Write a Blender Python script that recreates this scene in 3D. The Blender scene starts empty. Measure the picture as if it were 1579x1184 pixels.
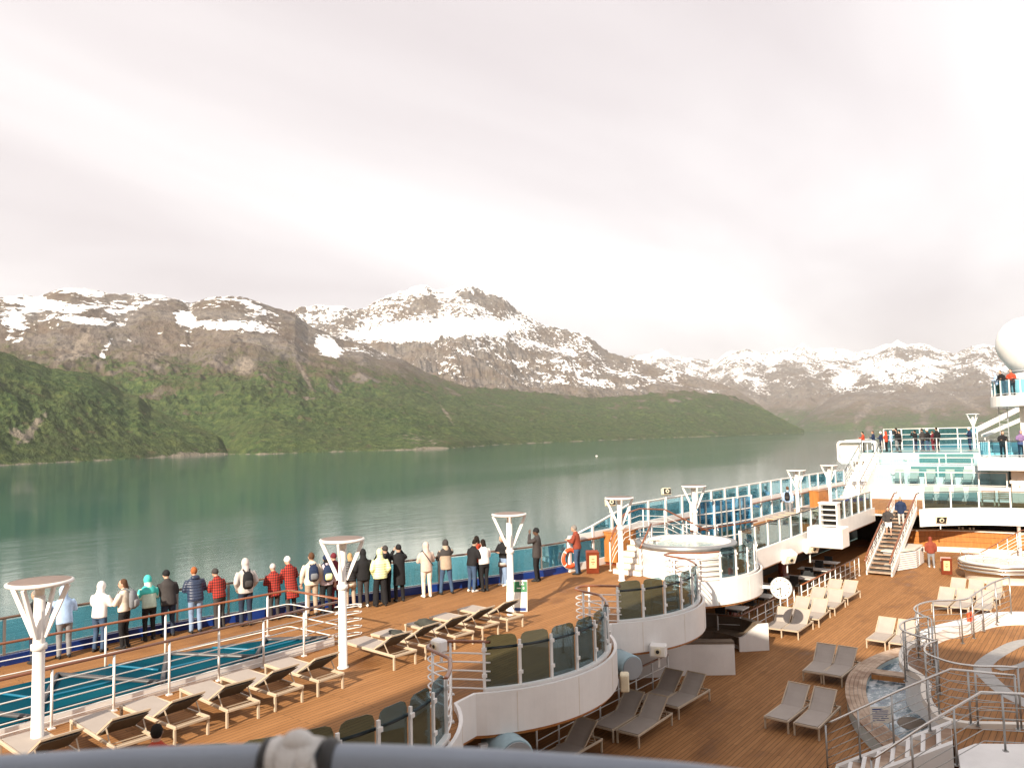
import bpy, bmesh, math, random
import numpy as np
from mathutils import Vector, Matrix
random.seed(7)
SC = bpy.context.scene
COL = SC.collection
# ---------------------------------------------------------------- camera
# ship axes: X towards the bow, Y to port, Z up; the upper deck is z = 0
YAW, PITCH, ROLL = math.radians(38.2), math.radians(3.78), math.radians(1.3)
CAM = Vector((0, 0, 5.2))
FWD = Vector((math.cos(PITCH)*math.cos(YAW), math.cos(PITCH)*math.sin(YAW), math.sin(PITCH)))
_r0 = Vector((math.sin(YAW), -math.cos(YAW), 0)); _u0 = _r0.cross(FWD)
RGT = math.cos(ROLL)*_r0 - math.sin(ROLL)*_u0
UPV = math.cos(ROLL)*_u0 + math.sin(ROLL)*_r0
cam_d = bpy.data.cameras.new('camera'); cam = bpy.data.objects.new('camera', cam_d); COL.objects.link(cam)
cam.matrix_world = Matrix(((RGT.x, UPV.x, -FWD.x, CAM.x), (RGT.y, UPV.y, -FWD.y, CAM.y), (RGT.z, UPV.z, -FWD.z, CAM.z), (0, 0, 0, 1)))
cam_d.sensor_width = 36.0; cam_d.lens = 26.9
cam_d.clip_start = 0.05; cam_d.clip_end = 90000
cam_d.dof.use_dof = True; cam_d.dof.focus_distance = 22.0; cam_d.dof.aperture_fstop = 3.2
SC.camera = cam
# ---------------------------------------------------------------- sky and sun
SUN_EL = math.radians(27.0)
SUN_AZ = math.atan2(-0.22, -0.975)            # direction the light comes from, in ship axes
WATER_Z = -31.0
world = bpy.data.worlds.new('World'); SC.world = world; world.use_nodes = True
nt = world.node_tree; N = nt.nodes; L = nt.links
for n in list(N): N.remove(n)
out = N.new('ShaderNodeOutputWorld'); bg = N.new('ShaderNodeBackground'); bg.inputs['Strength'].default_value = 0.1
sky = N.new('ShaderNodeTexSky'); sky.sky_type = 'NISHITA'; sky.sun_disc = False
sky.sun_elevation = SUN_EL; sky.sun_rotation = math.pi/2 - SUN_AZ
sky.air_density = 1.0; sky.dust_density = 1.5
tc = N.new('ShaderNodeTexCoord'); sep = N.new('ShaderNodeSeparateXYZ'); L.new(tc.outputs['Generated'], sep.inputs[0])
zc = N.new('ShaderNodeMath'); zc.operation = 'MAXIMUM'; zc.inputs[1].default_value = 0.0; L.new(sep.outputs['Z'], zc.inputs[0])
za = N.new('ShaderNodeMath'); za.operation = 'ADD'; za.inputs[1].default_value = 0.16; L.new(zc.outputs[0], za.inputs[0])
dx = N.new('ShaderNodeMath'); dx.operation = 'DIVIDE'; L.new(sep.outputs['X'], dx.inputs[0]); L.new(za.outputs[0], dx.inputs[1])
dy = N.new('ShaderNodeMath'); dy.operation = 'DIVIDE'; L.new(sep.outputs['Y'], dy.inputs[0]); L.new(za.outputs[0], dy.inputs[1])
cmb = N.new('ShaderNodeCombineXYZ'); L.new(dx.outputs[0], cmb.inputs['X']); L.new(dy.outputs[0], cmb.inputs['Y'])
mp = N.new('ShaderNodeMapping'); mp.inputs['Rotation'].default_value = (0, 0, math.radians(-62)); mp.inputs['Scale'].default_value = (0.30, 0.85, 1)
L.new(cmb.outputs[0], mp.inputs['Vector'])
n1 = N.new('ShaderNodeTexNoise'); n1.inputs['Scale'].default_value = 1.1; n1.inputs['Detail'].default_value = 5; n1.inputs['Roughness'].default_value = 0.45
n1.inputs['Distortion'].default_value = 0.6
L.new(mp.outputs[0], n1.inputs['Vector'])
cr = N.new('ShaderNodeValToRGB'); L.new(n1.outputs['Fac'], cr.inputs['Fac'])
cr.color_ramp.elements[0].position = 0.36; cr.color_ramp.elements[0].color = (4.3, 3.86, 3.86, 1)
cr.color_ramp.elements[1].position = 0.63; cr.color_ramp.elements[1].color = (6.1, 5.75, 5.65, 1)
mixs = N.new('ShaderNodeMix'); mixs.data_type = 'RGBA'; mixs.inputs['Factor'].default_value = 0.93
L.new(sky.outputs[0], mixs.inputs['A']); L.new(cr.outputs['Color'], mixs.inputs['B'])
L.new(mixs.outputs['Result'], bg.inputs['Color']); L.new(bg.outputs[0], out.inputs['Surface'])
sun_d = bpy.data.lights.new('sun', 'SUN'); sun_d.energy = 5.0; sun_d.angle = math.radians(0.55); sun_d.color = (1.0, 0.87, 0.70)
sun = bpy.data.objects.new('sun', sun_d); COL.objects.link(sun)
_sd = Vector((math.cos(SUN_EL)*math.cos(SUN_AZ), math.cos(SUN_EL)*math.sin(SUN_AZ), math.sin(SUN_EL)))
sun.rotation_euler = _sd.to_track_quat('Z', 'Y').to_euler(); sun.location = _sd*80
SC.view_settings.view_transform = 'Standard'; SC.view_settings.look = 'None'
SC.view_settings.exposure = 1.0; SC.view_settings.gamma = 1.0; SC.view_settings.use_curve_mapping = False
SC.render.engine = 'CYCLES'
SC.cycles.max_bounces = 8; SC.cycles.transparent_max_bounces = 24; SC.cycles.volume_bounces = 0
SC.cycles.caustics_reflective = False; SC.cycles.caustics_refractive = False
# ---------------------------------------------------------------- materials
MATS = {}
def nd(t, kind, **kw):
    n = t.nodes.new(kind)
    for k, v in kw.items():
        if k in n.inputs: n.inputs[k].default_value = v
        else: setattr(n, k, v)
    return n
def base_mat(name):
    m = bpy.data.materials.new(name); m.use_nodes = True; t = m.node_tree
    b = t.nodes['Principled BSDF']; MATS[name] = m
    return m, t, b
def mix_rgb(t, fac, a, b, blend='MIX'):
    n = t.nodes.new('ShaderNodeMix'); n.data_type = 'RGBA'; n.blend_type = blend
    if hasattr(fac, 'links'): t.links.new(fac, n.inputs['Factor'])
    else: n.inputs['Factor'].default_value = fac
    for s, v in (('A', a), ('B', b)):
        if hasattr(v, 'links'): t.links.new(v, n.inputs[s])
        else: n.inputs[s].default_value = (*v, 1) if len(v) == 3 else v
    return n.outputs['Result']
def ramp(t, src, stops):
    r = t.nodes.new('ShaderNodeValToRGB'); t.links.new(src, r.inputs['Fac'])
    e = r.color_ramp.elements
    while len(e) < len(stops): e.new(0.5)
    for i, (p, c) in enumerate(stops):
        e[i].position = p; e[i].color = (*c, 1) if len(c) == 3 else c
    return r.outputs['Color']
def math_n(t, op, a, b=None, clamp=False):
    n = t.nodes.new('ShaderNodeMath'); n.operation = op; n.use_clamp = clamp
    for i, v in enumerate((a, b)):
        if v is None: continue
        if hasattr(v, 'links'): t.links.new(v, n.inputs[i])
        else: n.inputs[i].default_value = v
    return n.outputs[0]
def noise(t, vec, scale, detail=3, rough=0.55, out='Fac'):
    n = t.nodes.new('ShaderNodeTexNoise'); n.inputs['Scale'].default_value = scale; n.inputs['Detail'].default_value = detail
    n.inputs['Roughness'].default_value = rough
    if vec is not None: t.links.new(vec, n.inputs['Vector'])
    return n.outputs[out]
def mapped(t, scale=(1, 1, 1), rot=(0, 0, 0), src='pos'):
    if src == 'pos': o = t.nodes.new('ShaderNodeNewGeometry').outputs['Position']
    elif src == 'uv': o = t.nodes.new('ShaderNodeUVMap').outputs[0]
    else: o = t.nodes.new('ShaderNodeTexCoord').outputs['Object']
    m = t.nodes.new('ShaderNodeMapping'); m.inputs['Scale'].default_value = scale; m.inputs['Rotation'].default_value = rot
    t.links.new(o, m.inputs['Vector']); return m.outputs[0]
def bump(t, b, h, strength=0.3, dist=0.01):
    n = t.nodes.new('ShaderNodeBump'); n.inputs['Strength'].default_value = strength; n.inputs['Distance'].default_value = dist
    t.links.new(h, n.inputs['Height']); t.links.new(n.outputs[0], b.inputs['Normal'])
def simple(name, col, rough=0.5, metal=0.0, var=0.08, scale=6.0, bmp=0.0, spec=0.5, src='obj'):
    m, t, b = base_mat(name)
    v = mapped(t, src=src)
    n = noise(t, v, scale, 4, 0.6)
    c = ramp(t, n, [(0.25, tuple(x*(1-var) for x in col)), (0.75, tuple(min(1, x*(1+var)) for x in col))])
    t.links.new(c, b.inputs['Base Color']); b.inputs['Roughness'].default_value = rough; b.inputs['Metallic'].default_value = metal
    b.inputs['Specular IOR Level'].default_value = spec
    if bmp: bump(t, b, noise(t, v, scale*8, 3), bmp, 0.004)
    return m
def glass_mat(name, tint, refl=1.0, rough=0.02):
    m = bpy.data.materials.new(name); m.use_nodes = True; t = m.node_tree; MATS[name] = m
    for n in list(t.nodes): t.nodes.remove(n)
    o = t.nodes.new('ShaderNodeOutputMaterial'); mx = t.nodes.new('ShaderNodeMixShader')
    tr = t.nodes.new('ShaderNodeBsdfTransparent'); tr.inputs[0].default_value = (*tint, 1)
    gl = t.nodes.new('ShaderNodeBsdfGlossy'); gl.inputs['Roughness'].default_value = rough; gl.inputs[0].default_value = (0.95, 0.97, 1, 1)
    lw = t.nodes.new('ShaderNodeFresnel'); lw.inputs['IOR'].default_value = 1.5
    f = math_n(t, 'MULTIPLY', lw.outputs[0], refl, True)
    t.links.new(f, mx.inputs[0]); t.links.new(tr.outputs[0], mx.inputs[1]); t.links.new(gl.outputs[0], mx.inputs[2]); t.links.new(mx.outputs[0], o.inputs['Surface'])
    return m
# ---------------------------------------------------------------- mesh helpers
def link(o, parent=None):
    COL.objects.link(o)
    if parent is not None: o.parent = parent
    return o
def tag(o, label=None, cat=None, group=None, kind=None):
    if label: o['label'] = label
    if cat: o['category'] = cat
    if group: o['group'] = group
    if kind: o['kind'] = kind
    return o
def empty(name, loc=(0, 0, 0), rz=0.0, label=None, cat=None, group=None):
    o = bpy.data.objects.new(name, None); o.location = loc; o.rotation_euler = (0, 0, rz); o.empty_display_size = 0.2
    COL.objects.link(o); tag(o, label, cat, group); return o
def mesh_obj(name, verts, faces, mat, parent=None, smooth=False, kind=None):
    me = bpy.data.meshes.new(name); me.from_pydata(verts, [], faces); me.update()
    if smooth: me.polygons.foreach_set('use_smooth', [True]*len(me.polygons))
    o = bpy.data.objects.new(name, me); link(o, parent)
    if mat is not None: me.materials.append(MATS[mat] if isinstance(mat, str) else mat)
    if kind: o['kind'] = kind
    return o
class MB:
    """collects shapes, builds ONE mesh object"""
    def __init__(s): s.v = []; s.f = []; s.sm = []
    def add(s, vs, fs, smooth=False):
        o = len(s.v); s.v += [tuple(p) for p in vs]
        for f in fs: s.f.append(tuple(i+o for i in f)); s.sm.append(smooth)
        return s
    def box(s, c, d, rz=0.0, M=None):
        hx, hy, hz = d[0]/2, d[1]/2, d[2]/2
        R = Matrix.Rotation(rz, 3, 'Z') if M is None else M
        vs = [Vector(c)+R@Vector((x*hx, y*hy, z*hz)) for x in (-1, 1) for y in (-1, 1) for z in (-1, 1)]
        return s.add(vs, [(0, 1, 3, 2), (4, 6, 7, 5), (0, 4, 5, 1), (2, 3, 7, 6), (0, 2, 6, 4), (1, 5, 7, 3)])
    def bbox(s, c, d, bev=0.01, rz=0.0, M=None):
        """box with chamfered edges"""
        hx, hy, hz = d[0]/2, d[1]/2, d[2]/2; b = min(bev, hx*.9, hy*.9, hz*.9)
        R = Matrix.Rotation(rz, 3, 'Z') if M is None else M
        bm = bmesh.new(); bmesh.ops.create_cube(bm, size=1)
        for v in bm.verts: v.co = Vector((v.co.x*hx*2, v.co.y*hy*2, v.co.z*hz*2))
        bmesh.ops.bevel(bm, geom=list(bm.edges), offset=b, segments=1, affect='EDGES')
        bm.verts.index_update()
        vs = [Vector(c)+R@v.co for v in bm.verts]; fs = [tuple(v.index for v in f.verts) for f in bm.faces]; bm.free()
        return s.add(vs, fs)
    def beam(s, a, b, w, h=None, up=(0, 0, 1)):
        """rectangular bar from a to b, w across, h along up"""
        h = w if h is None else h
        a = Vector(a); b = Vector(b); d = (b-a); ln = d.length
        if ln < 1e-6: return s
        d.normalize(); u = Vector(up)
        if abs(d.dot(u)) > 0.99: u = Vector((1, 0, 0))
        sd = d.cross(u).normalized(); u = sd.cross(d).normalized()
        vs = []
        for p in (a, b):
            for i, j in ((-1, -1), (1, -1), (1, 1), (-1, 1)): vs.append(p+sd*(i*w/2)+u*(j*h/2))
        return s.add(vs, [(3, 2, 1, 0), (4, 5, 6, 7), (0, 1, 5, 4), (1, 2, 6, 5), (2, 3, 7, 6), (3, 0, 4, 7)])
    def tube(s, pts, r, n=8, closed=False, caps=True, flat=1.0):
        """round pipe along a path; r may be a list; flat squashes it along its local up"""
        P = [Vector(p) for p in pts]; k = len(P)
        if k < 2: return s
        rr = r if isinstance(r, (list, tuple)) else [r]*k
        T = []
        for i in range(k):
            if closed: t = P[(i+1) % k]-P[i-1]
            else: t = P[min(i+1, k-1)]-P[max(i-1, 0)]
            T.append(t.normalized() if t.length > 1e-9 else Vector((0, 0, 1)))
        u = Vector((0, 0, 1)) if abs(T[0].z) < 0.95 else Vector((1, 0, 0))
        vs = []
        for i in range(k):
            u = (u-T[i]*u.dot(T[i]))
            if u.length < 1e-6: u = T[i].orthogonal()
            u.normalize(); w = T[i].cross(u)
            for j in range(n):
                a = 2*math.pi*j/n
                vs.append(P[i]+(w*math.cos(a)+u*(math.sin(a)*flat))*rr[i])
        fs = []
        for i in range(k if closed else k-1):
            a0 = i*n; b0 = ((i+1) % k)*n
            for j in range(n): fs.append((a0+j, a0+(j+1) % n, b0+(j+1) % n, b0+j))
        s.add(vs, fs, True)
        if caps and not closed:
            o = len(s.v)-len(vs)
            s.f.append(tuple(o+j for j in reversed(range(n)))); s.sm.append(False)
            s.f.append(tuple(o+(k-1)*n+j for j in range(n))); s.sm.append(False)
        return s
    def lathe(s, prof, c=(0, 0, 0), n=24, a0=0.0, a1=2*math.pi, smooth=True):
        """profile of (radius, z) turned about a vertical axis through c"""
        full = abs(a1-a0-2*math.pi) < 1e-6; m = n if full else n+1
        vs = []
        for i in range(m):
            a = a0+(a1-a0)*i/n
            for r, z in prof: vs.append((c[0]+r*math.cos(a), c[1]+r*math.sin(a), c[2]+z))
        k = len(prof); fs = []
        for i in range(n):
            j = (i+1) % m
            for q in range(k-1): fs.append((i*k+q, j*k+q, j*k+q+1, i*k+q+1))
        return s.add(vs, fs, smooth)
    def prism(s, poly, z0, z1):
        """vertical prism over a polygon of (x, y)"""
        k = len(poly); ar = sum(poly[i][0]*poly[(i+1) % k][1]-poly[(i+1) % k][0]*poly[i][1] for i in range(k))
        if ar < 0: poly = list(reversed(poly))
        vs = [(x, y, z0) for x, y in poly]+[(x, y, z1) for x, y in poly]
        fs = [tuple(range(k-1, -1, -1)), tuple(range(k, 2*k))]+[(i, (i+1) % k, k+(i+1) % k, k+i) for i in range(k)]
        return s.add(vs, fs)
    def strip(s, low, high, thick=None):
        """wall sheet between two equal-length paths; thick = outward offset list gives it depth"""
        k = len(low); vs = list(low)+list(high)
        fs = [(i, i+1, k+i+1, k+i) for i in range(k-1)]
        return s.add(vs, fs)
    def wall(s, path, z0, z1, th):
        """upright wall of thickness th along an (x, y) path"""
        off = offset(path, th); k = len(path)
        vs = [(x, y, z0) for x, y in path]+[(x, y, z1) for x, y in path]+[(x, y, z0) for x, y in off]+[(x, y, z1) for x, y in off]
        fs = []
        for i in range(k-1):
            fs += [(i, i+1, k+i+1, k+i), (2*k+i+1, 2*k+i, 3*k+i, 3*k+i+1), (k+i, k+i+1, 3*k+i+1, 3*k+i), (i+1, i, 2*k+i, 2*k+i+1)]
        fs += [(0, k, 3*k, 2*k), (k-1, 2*k+k-1, 3*k+k-1, k+k-1)]
        return s.add(vs, fs)
    def build(s, name, mat, parent=None, kind=None):
        me = bpy.data.meshes.new(name); me.from_pydata(s.v, [], s.f); me.update()
        me.polygons.foreach_set('use_smooth', s.sm)
        bm = bmesh.new(); bm.from_mesh(me); bmesh.ops.recalc_face_normals(bm, faces=bm.faces); bm.to_mesh(me); bm.free()
        o = bpy.data.objects.new(name, me); link(o, parent)
        me.materials.append(MATS[mat] if isinstance(mat, str) else mat)
        if kind: o['kind'] = kind
        return o
def offset(path, d):
    """(x, y) path moved d to its left"""
    r = []
    for i in range(len(path)):
        a = path[max(i-1, 0)]; b = path[min(i+1, len(path)-1)]
        tx, ty = b[0]-a[0], b[1]-a[1]; l = math.hypot(tx, ty) or 1
        r.append((path[i][0]-ty/l*d, path[i][1]+tx/l*d))
    return r
def arc(c, r, a0, a1, n=16):
    return [(c[0]+r*math.cos(math.radians(a0+(a1-a0)*i/n)), c[1]+r*math.sin(math.radians(a0+(a1-a0)*i/n))) for i in range(n+1)]
def resample(path, step):
    P = [Vector(p) for p in path]; out = [P[0]]; acc = 0.0
    L_ = sum((P[i+1]-P[i]).length for i in range(len(P)-1)); k = max(1, round(L_/step)); st = L_/k; need = st
    for i in range(len(P)-1):
        a, b = P[i], P[i+1]; seg = (b-a).length; pos = 0.0
        while acc+seg-pos*0 >= need-1e-6 and len(out) < k:
            t = (need-acc)/seg; out.append(a.lerp(b, t)); need += st
        acc += seg
    out.append(P[-1]); return out
def spline(ctrl, n=6):
    """Catmull-Rom through control points"""
    P = [Vector(p) for p in ctrl]; P = [P[0]*2-P[1]]+P+[P[-1]*2-P[-2]]; r = []
    for i in range(1, len(P)-2):
        for j in range(n):
            t = j/n; a, b, c, d = P[i-1], P[i], P[i+1], P[i+2]
            r.append(0.5*((2*b)+(c-a)*t+(2*a-5*b+4*c-d)*t*t+(3*b-a-3*c+d)*t**3))
    r.append(P[-2]); return r
def copy_tree(o, parent=None):
    c = o.copy(); COL.objects.link(c); c.parent = parent
    for ch in list(o.children): copy_tree(ch, c)
    return c
# ================================================================ terrain, water, haze
def px(x, y):
    """azimuth and tangent of elevation of a point of the view"""
    d = FWD*1180.0+RGT*(x-789.5)+UPV*(592.0-y)
    return math.atan2(d.y, d.x), d.z/math.hypot(d.x, d.y)
_rng = np.random.RandomState(3); _perm = _rng.permutation(512); _g = _rng.uniform(-1, 1, (512, 2)); _g /= np.linalg.norm(_g, axis=1)[:, None]
def perlin(x, y):
    xi = np.floor(x).astype(int); yi = np.floor(y).astype(int); xf = x-xi; yf = y-yi
    u = xf*xf*xf*(xf*(xf*6-15)+10); v = yf*yf*yf*(yf*(yf*6-15)+10)
    def g(ix, iy, fx, fy):
        h = _perm[(_perm[ix % 512]+iy) % 512]; return _g[h, 0]*fx+_g[h, 1]*fy
    a = g(xi, yi, xf, yf); b = g(xi+1, yi, xf-1, yf); c = g(xi, yi+1, xf, yf-1); d = g(xi+1, yi+1, xf-1, yf-1)
    return (a+(b-a)*u)+((c+(d-c)*u)-(a+(b-a)*u))*v
def fbm(x, y, o=5, ridged=False):
    s = 0; a = 1.0; t = 0
    for i in range(o):
        n = perlin(x*2**i+17*i, y*2**i-9*i)
        if ridged: n = 0.6-np.abs(n)*1.7
        s = s+n*a; t += a; a *= 0.5
    return s/t*1.5
m, t, b = base_mat('terrain')
P = t.nodes.new('ShaderNodeNewGeometry'); sp = t.nodes.new('ShaderNodeSeparateXYZ'); t.links.new(P.outputs['Position'], sp.inputs[0])
at = t.nodes.new('ShaderNodeAttribute'); at.attribute_name = 'cover'; sc_ = t.nodes.new('ShaderNodeSeparateColor'); t.links.new(at.outputs['Color'], sc_.inputs[0])
v1 = mapped(t, (0.004, 0.004, 0.010)); v2 = mapped(t, (0.02, 0.02, 0.05)); v3 = mapped(t, (0.05, 0.05, 0.05))
v4 = mapped(t, (0.030, 0.030, 0.0045)); ns = noise(t, v4, 1.0, 5, 0.65)
nb = noise(t, v1, 1.0, 6, 0.6); nm = noise(t, v2, 1.0, 5, 0.65); nf = noise(t, v3, 1.0, 4, 0.7)
rock = ramp(t, math_n(t, 'ADD', math_n(t, 'MULTIPLY', nm, 0.5), math_n(t, 'MULTIPLY', ns, 0.5)), [(0.36, (0.050, 0.048, 0.047)), (0.48, (0.140, 0.126, 0.117)), (0.62, (0.29, 0.255, 0.232))])
rock = mix_rgb(t, ramp(t, nb, [(0.38, (0, 0, 0)), (0.62, (0.7, 0.7, 0.7))]), rock, mix_rgb(t, ns, (0.062, 0.045, 0.032), (0.16, 0.115, 0.082)))
green = ramp(t, math_n(t, 'ADD', math_n(t, 'MULTIPLY', nf, 0.65), math_n(t, 'MULTIPLY', nm, 0.35)), [(0.36, (0.012, 0.030, 0.012)), (0.5, (0.042, 0.070, 0.024)), (0.62, (0.095, 0.122, 0.040))])
green = mix_rgb(t, ramp(t, nb, [(0.4, (0, 0, 0)), (0.7, (0.55, 0.55, 0.55))]), green, (0.055, 0.062, 0.026))
gsum = math_n(t, 'ADD', sc_.outputs['Green'], math_n(t, 'MULTIPLY', math_n(t, 'SUBTRACT', math_n(t, 'ADD', math_n(t, 'MULTIPLY', nm, 0.6), math_n(t, 'MULTIPLY', ns, 0.4)), 0.5), 3.0))
gm = ramp(t, gsum, [(0.38, (0, 0, 0)), (0.60, (1, 1, 1))])
rock = mix_rgb(t, ramp(t, gsum, [(0.0, (0, 0, 0)), (0.40, (0.85, 0.85, 0.85))]), rock, mix_rgb(t, nf, (0.045, 0.045, 0.022), (0.10, 0.085, 0.045)))
c = mix_rgb(t, gm, rock, green)
c = mix_rgb(t, ramp(t, math_n(t, 'ADD', sc_.outputs['Blue'], math_n(t, 'MULTIPLY', math_n(t, 'SUBTRACT', ns, 0.5), 1.6)), [(0.50, (0, 0, 0)), (0.72, (0.85, 0.85, 0.85))]), c, mix_rgb(t, nf, (0.16, 0.135, 0.11), (0.28, 0.24, 0.195)))
ssum = math_n(t, 'ADD', sc_.outputs['Red'], math_n(t, 'MULTIPLY', math_n(t, 'SUBTRACT', nm, 0.5), 1.5))
ssum = math_n(t, 'ADD', ssum, math_n(t, 'MULTIPLY', math_n(t, 'SUBTRACT', ns, 0.5), 1.3))
ssum = math_n(t, 'ADD', ssum, math_n(t, 'MULTIPLY', math_n(t, 'SUBTRACT', nf, 0.5), 0.35))
sm_ = ramp(t, ssum, [(0.47, (0, 0, 0)), (0.53, (1, 1, 1))])
c = mix_rgb(t, sm_, c, (0.86, 0.87, 0.89))
t.links.new(c, b.inputs['Base Color']); b.inputs['Roughness'].default_value = 0.95; b.inputs['Specular IOR Level'].default_value = 0.1
bump(t, b, math_n(t, 'ADD', math_n(t, 'ADD', nm, nf), ns), 0.9, 9.0)

def terrain(name, crest, shore, rc, prof, ncol, nrow, amp, green_z, snow_z, blobs=(), scree=(), wob=0.0, seed=0, gnoise=90.0):
    """crest: [(x, y)] outline of the ridge line, rc: [(x, distance)] of it, shore: [(x, distance)], prof: [(t, share of the rise)]"""
    xs = np.linspace(crest[0][0], crest[-1][0], ncol)
    cy_ = np.interp(xs, [p[0] for p in crest], [p[1] for p in crest])
    S = np.interp(xs, [p[0] for p in shore], [p[1] for p in shore]); Rc = np.interp(xs, [p[0] for p in rc], [p[1] for p in rc])
    az = np.empty(ncol); te = np.empty(ncol)
    for i in range(ncol): az[i], te[i] = px(xs[i], cy_[i])
    tt = np.concatenate([np.linspace(0, 1, nrow) ** 1.15, 1+np.linspace(0.03, 0.6, 14)])
    T, A = np.meshgrid(tt, az); Sg = S[:, None]; Rg = Rc[:, None]
    r = Sg+(Rg-Sg)*T
    X = r*np.cos(A); Y = r*np.sin(A)
    es = (WATER_Z-6-5.2)/Sg
    ph = np.interp(np.minimum(tt, 1), [p[0] for p in prof], [p[1] for p in prof])[None, :]
    k = 1.0/wob if wob else 0
    lam = 1.0/(0.16*float(np.mean(Rc-S)))
    Tw = fbm(X*lam*0.7+seed, Y*lam*0.7, 3)*0.10*np.clip(T*(1-T)*4, 0, 1)
    ph2 = np.interp(np.clip(np.minimum(T, 1)+Tw, 0, 1), [p[0] for p in prof], [p[1] for p in prof])
    e = es+(te[:, None]-es)*ph2
    Z = 5.2+r*e
    back = T > 1
    zc_ = (5.2+Rc*te)[:, None]
    Z = np.where(back, np.maximum(zc_-(T-1)*(Rg-Sg)*0.8, WATER_Z-8), Z)
    H = (zc_-WATER_Z)
    env = np.clip(T*3.5, 0, 1)*np.where(T < 1, np.clip(0.22+(1-T)*1.6, 0, 1), 1.0)
    rid = fbm(X*lam+seed*3.1, Y*lam+1.7*seed, 6, True)
    fine = fbm(X*lam*7+seed, Y*lam*7, 4, True)
    Z = Z+(rid*amp+fine*amp*0.30*np.where(T < 1, np.clip((1-T)*5, 0.10, 1), 0.1))*H*env
    jag = fbm(X*lam*2.6+seed*5, Y*lam*2.6, 4, True)
    cap = 5.2+r*(te[:, None]+0.0030*jag+0.0011*fine-0.0008)
    Z = np.where(T < 1.12, np.minimum(np.where(T > 0.996, cap, Z), cap), Z)
    Z = np.where(T > 1.001, np.minimum(Z, cap-(T-1)*(Rg-Sg)*0.3), Z)
    Z[:, 0] = WATER_Z-8
    # cover: red snow, green plants, blue beach and scree
    gz = np.gradient(Z, axis=1)/np.maximum(np.gradient(r, axis=1), 1e-3)
    steep = np.minimum(np.abs(gz), 0.85)
    big = fbm(X/260.0+seed, Y/260.0, 4)
    snow = 0.375+(Z-snow_z)/1900.0+(0.5-steep)*0.38+big*0.50-rid*0.30-fine*0.10
    lo_ = np.clip((Z-green_z*0.7)/(snow_z*0.5), 0, 1); snow = snow*lo_-1.2*(1-lo_)
    gcov = 0.55+(green_z+big*gnoise-Z)/330.0-np.clip(steep-0.75, 0, 1)*0.9+fine*0.15-np.clip(fbm(X/150.0+seed*2, Y/150.0, 5)-0.16, 0, 1)*2.4
    beach = np.clip(1-(Z-WATER_Z)/7.0, 0, 1)*(0.6+0.8*fbm(X/90.0, Y/90.0, 2))
    # the view point of every vertex, to lay the snow fields and scree of this mountain where they are
    dX, dY, dZ = X, Y, Z-5.2
    w = dX*FWD.x+dY*FWD.y+dZ*FWD.z
    U_ = 789.5+1180*(dX*RGT.x+dY*RGT.y+dZ*RGT.z)/w; V_ = 592-1180*(dX*UPV.x+dY*UPV.y+dZ*UPV.z)/w
    for (bx_, by_, rx, ry, an, st) in blobs:
        ca, sa = math.cos(math.radians(an)), math.sin(math.radians(an))
        u = ((U_-bx_)*ca+(V_-by_)*sa)/rx; v = (-(U_-bx_)*sa+(V_-by_)*ca)/ry
        snow = snow+st*np.exp(-(u*u+v*v)**2)
    for (bx_, by_, rx, ry, an, st) in scree:
        ca, sa = math.cos(math.radians(an)), math.sin(math.radians(an))
        u = ((U_-bx_)*ca+(V_-by_)*sa)/rx; v = (-(U_-bx_)*sa+(V_-by_)*ca)/ry
        g_ = np.exp(-(u*u+v*v)**2); beach = beach+st*g_*(0.7+0.6*fine); gcov = gcov-st*0.5*g_
    nr = len(tt)
    co = np.stack([X, Y, Z], -1).reshape(-1, 3)
    I = np.arange(ncol*nr).reshape(ncol, nr)
    fc = np.stack([I[:-1, :-1], I[:-1, 1:], I[1:, 1:], I[1:, :-1]], -1).reshape(-1, 4)
    me = bpy.data.meshes.new(name); me.vertices.add(len(co)); me.vertices.foreach_set('co', co.astype(np.float32).ravel())
    me.loops.add(fc.size); me.loops.foreach_set('vertex_index', fc.astype(np.int32).ravel())
    me.polygons.add(len(fc)); me.polygons.foreach_set('loop_start', np.arange(0, fc.size, 4, dtype=np.int32))
    me.polygons.foreach_set('use_smooth', np.ones(len(fc), dtype=bool))
    me.update(); me.validate()
    ca_ = me.color_attributes.new('cover', 'FLOAT_COLOR', 'POINT')
    cc = np.stack([np.clip(snow, -1.5, 1.2), np.clip(gcov, 0, 0.80), np.clip(beach, 0, 1), np.ones_like(snow)], -1).reshape(-1)
    ca_.data.foreach_set('color', cc.astype(np.float32))
    o = bpy.data.objects.new(name, me); me.materials.append(MATS['terrain']); COL.objects.link(o); o['kind'] = 'structure'
    return o
SN = 560.0
terrain('near_hill', [(-420, 470), (-250, 490), (-100, 520), (0, 543), (33, 555), (59, 561), (79, 570), (112, 573), (142, 579), (171, 594), (190, 606), (214, 611), (232, 630), (258, 640), (300, 656), (335, 672), (352, 690), (366, 702)],
        [(-420, 1350), (0, 1700), (200, 1950), (366, 2250)], [(-420, 2300), (0, 2450), (200, 2550), (366, 2300)],
        [(0, 0), (0.05, 0.06), (0.25, 0.30), (0.5, 0.56), (0.8, 0.86), (1, 1)], 420, 110, 0.10, 900, 2500, scree=[(30, 668, 26, 18, 20, 0.7), (60, 650, 9, 30, 35, 0.6), (300, 700, 70, 5, 0, 0.6)], seed=1)
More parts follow.
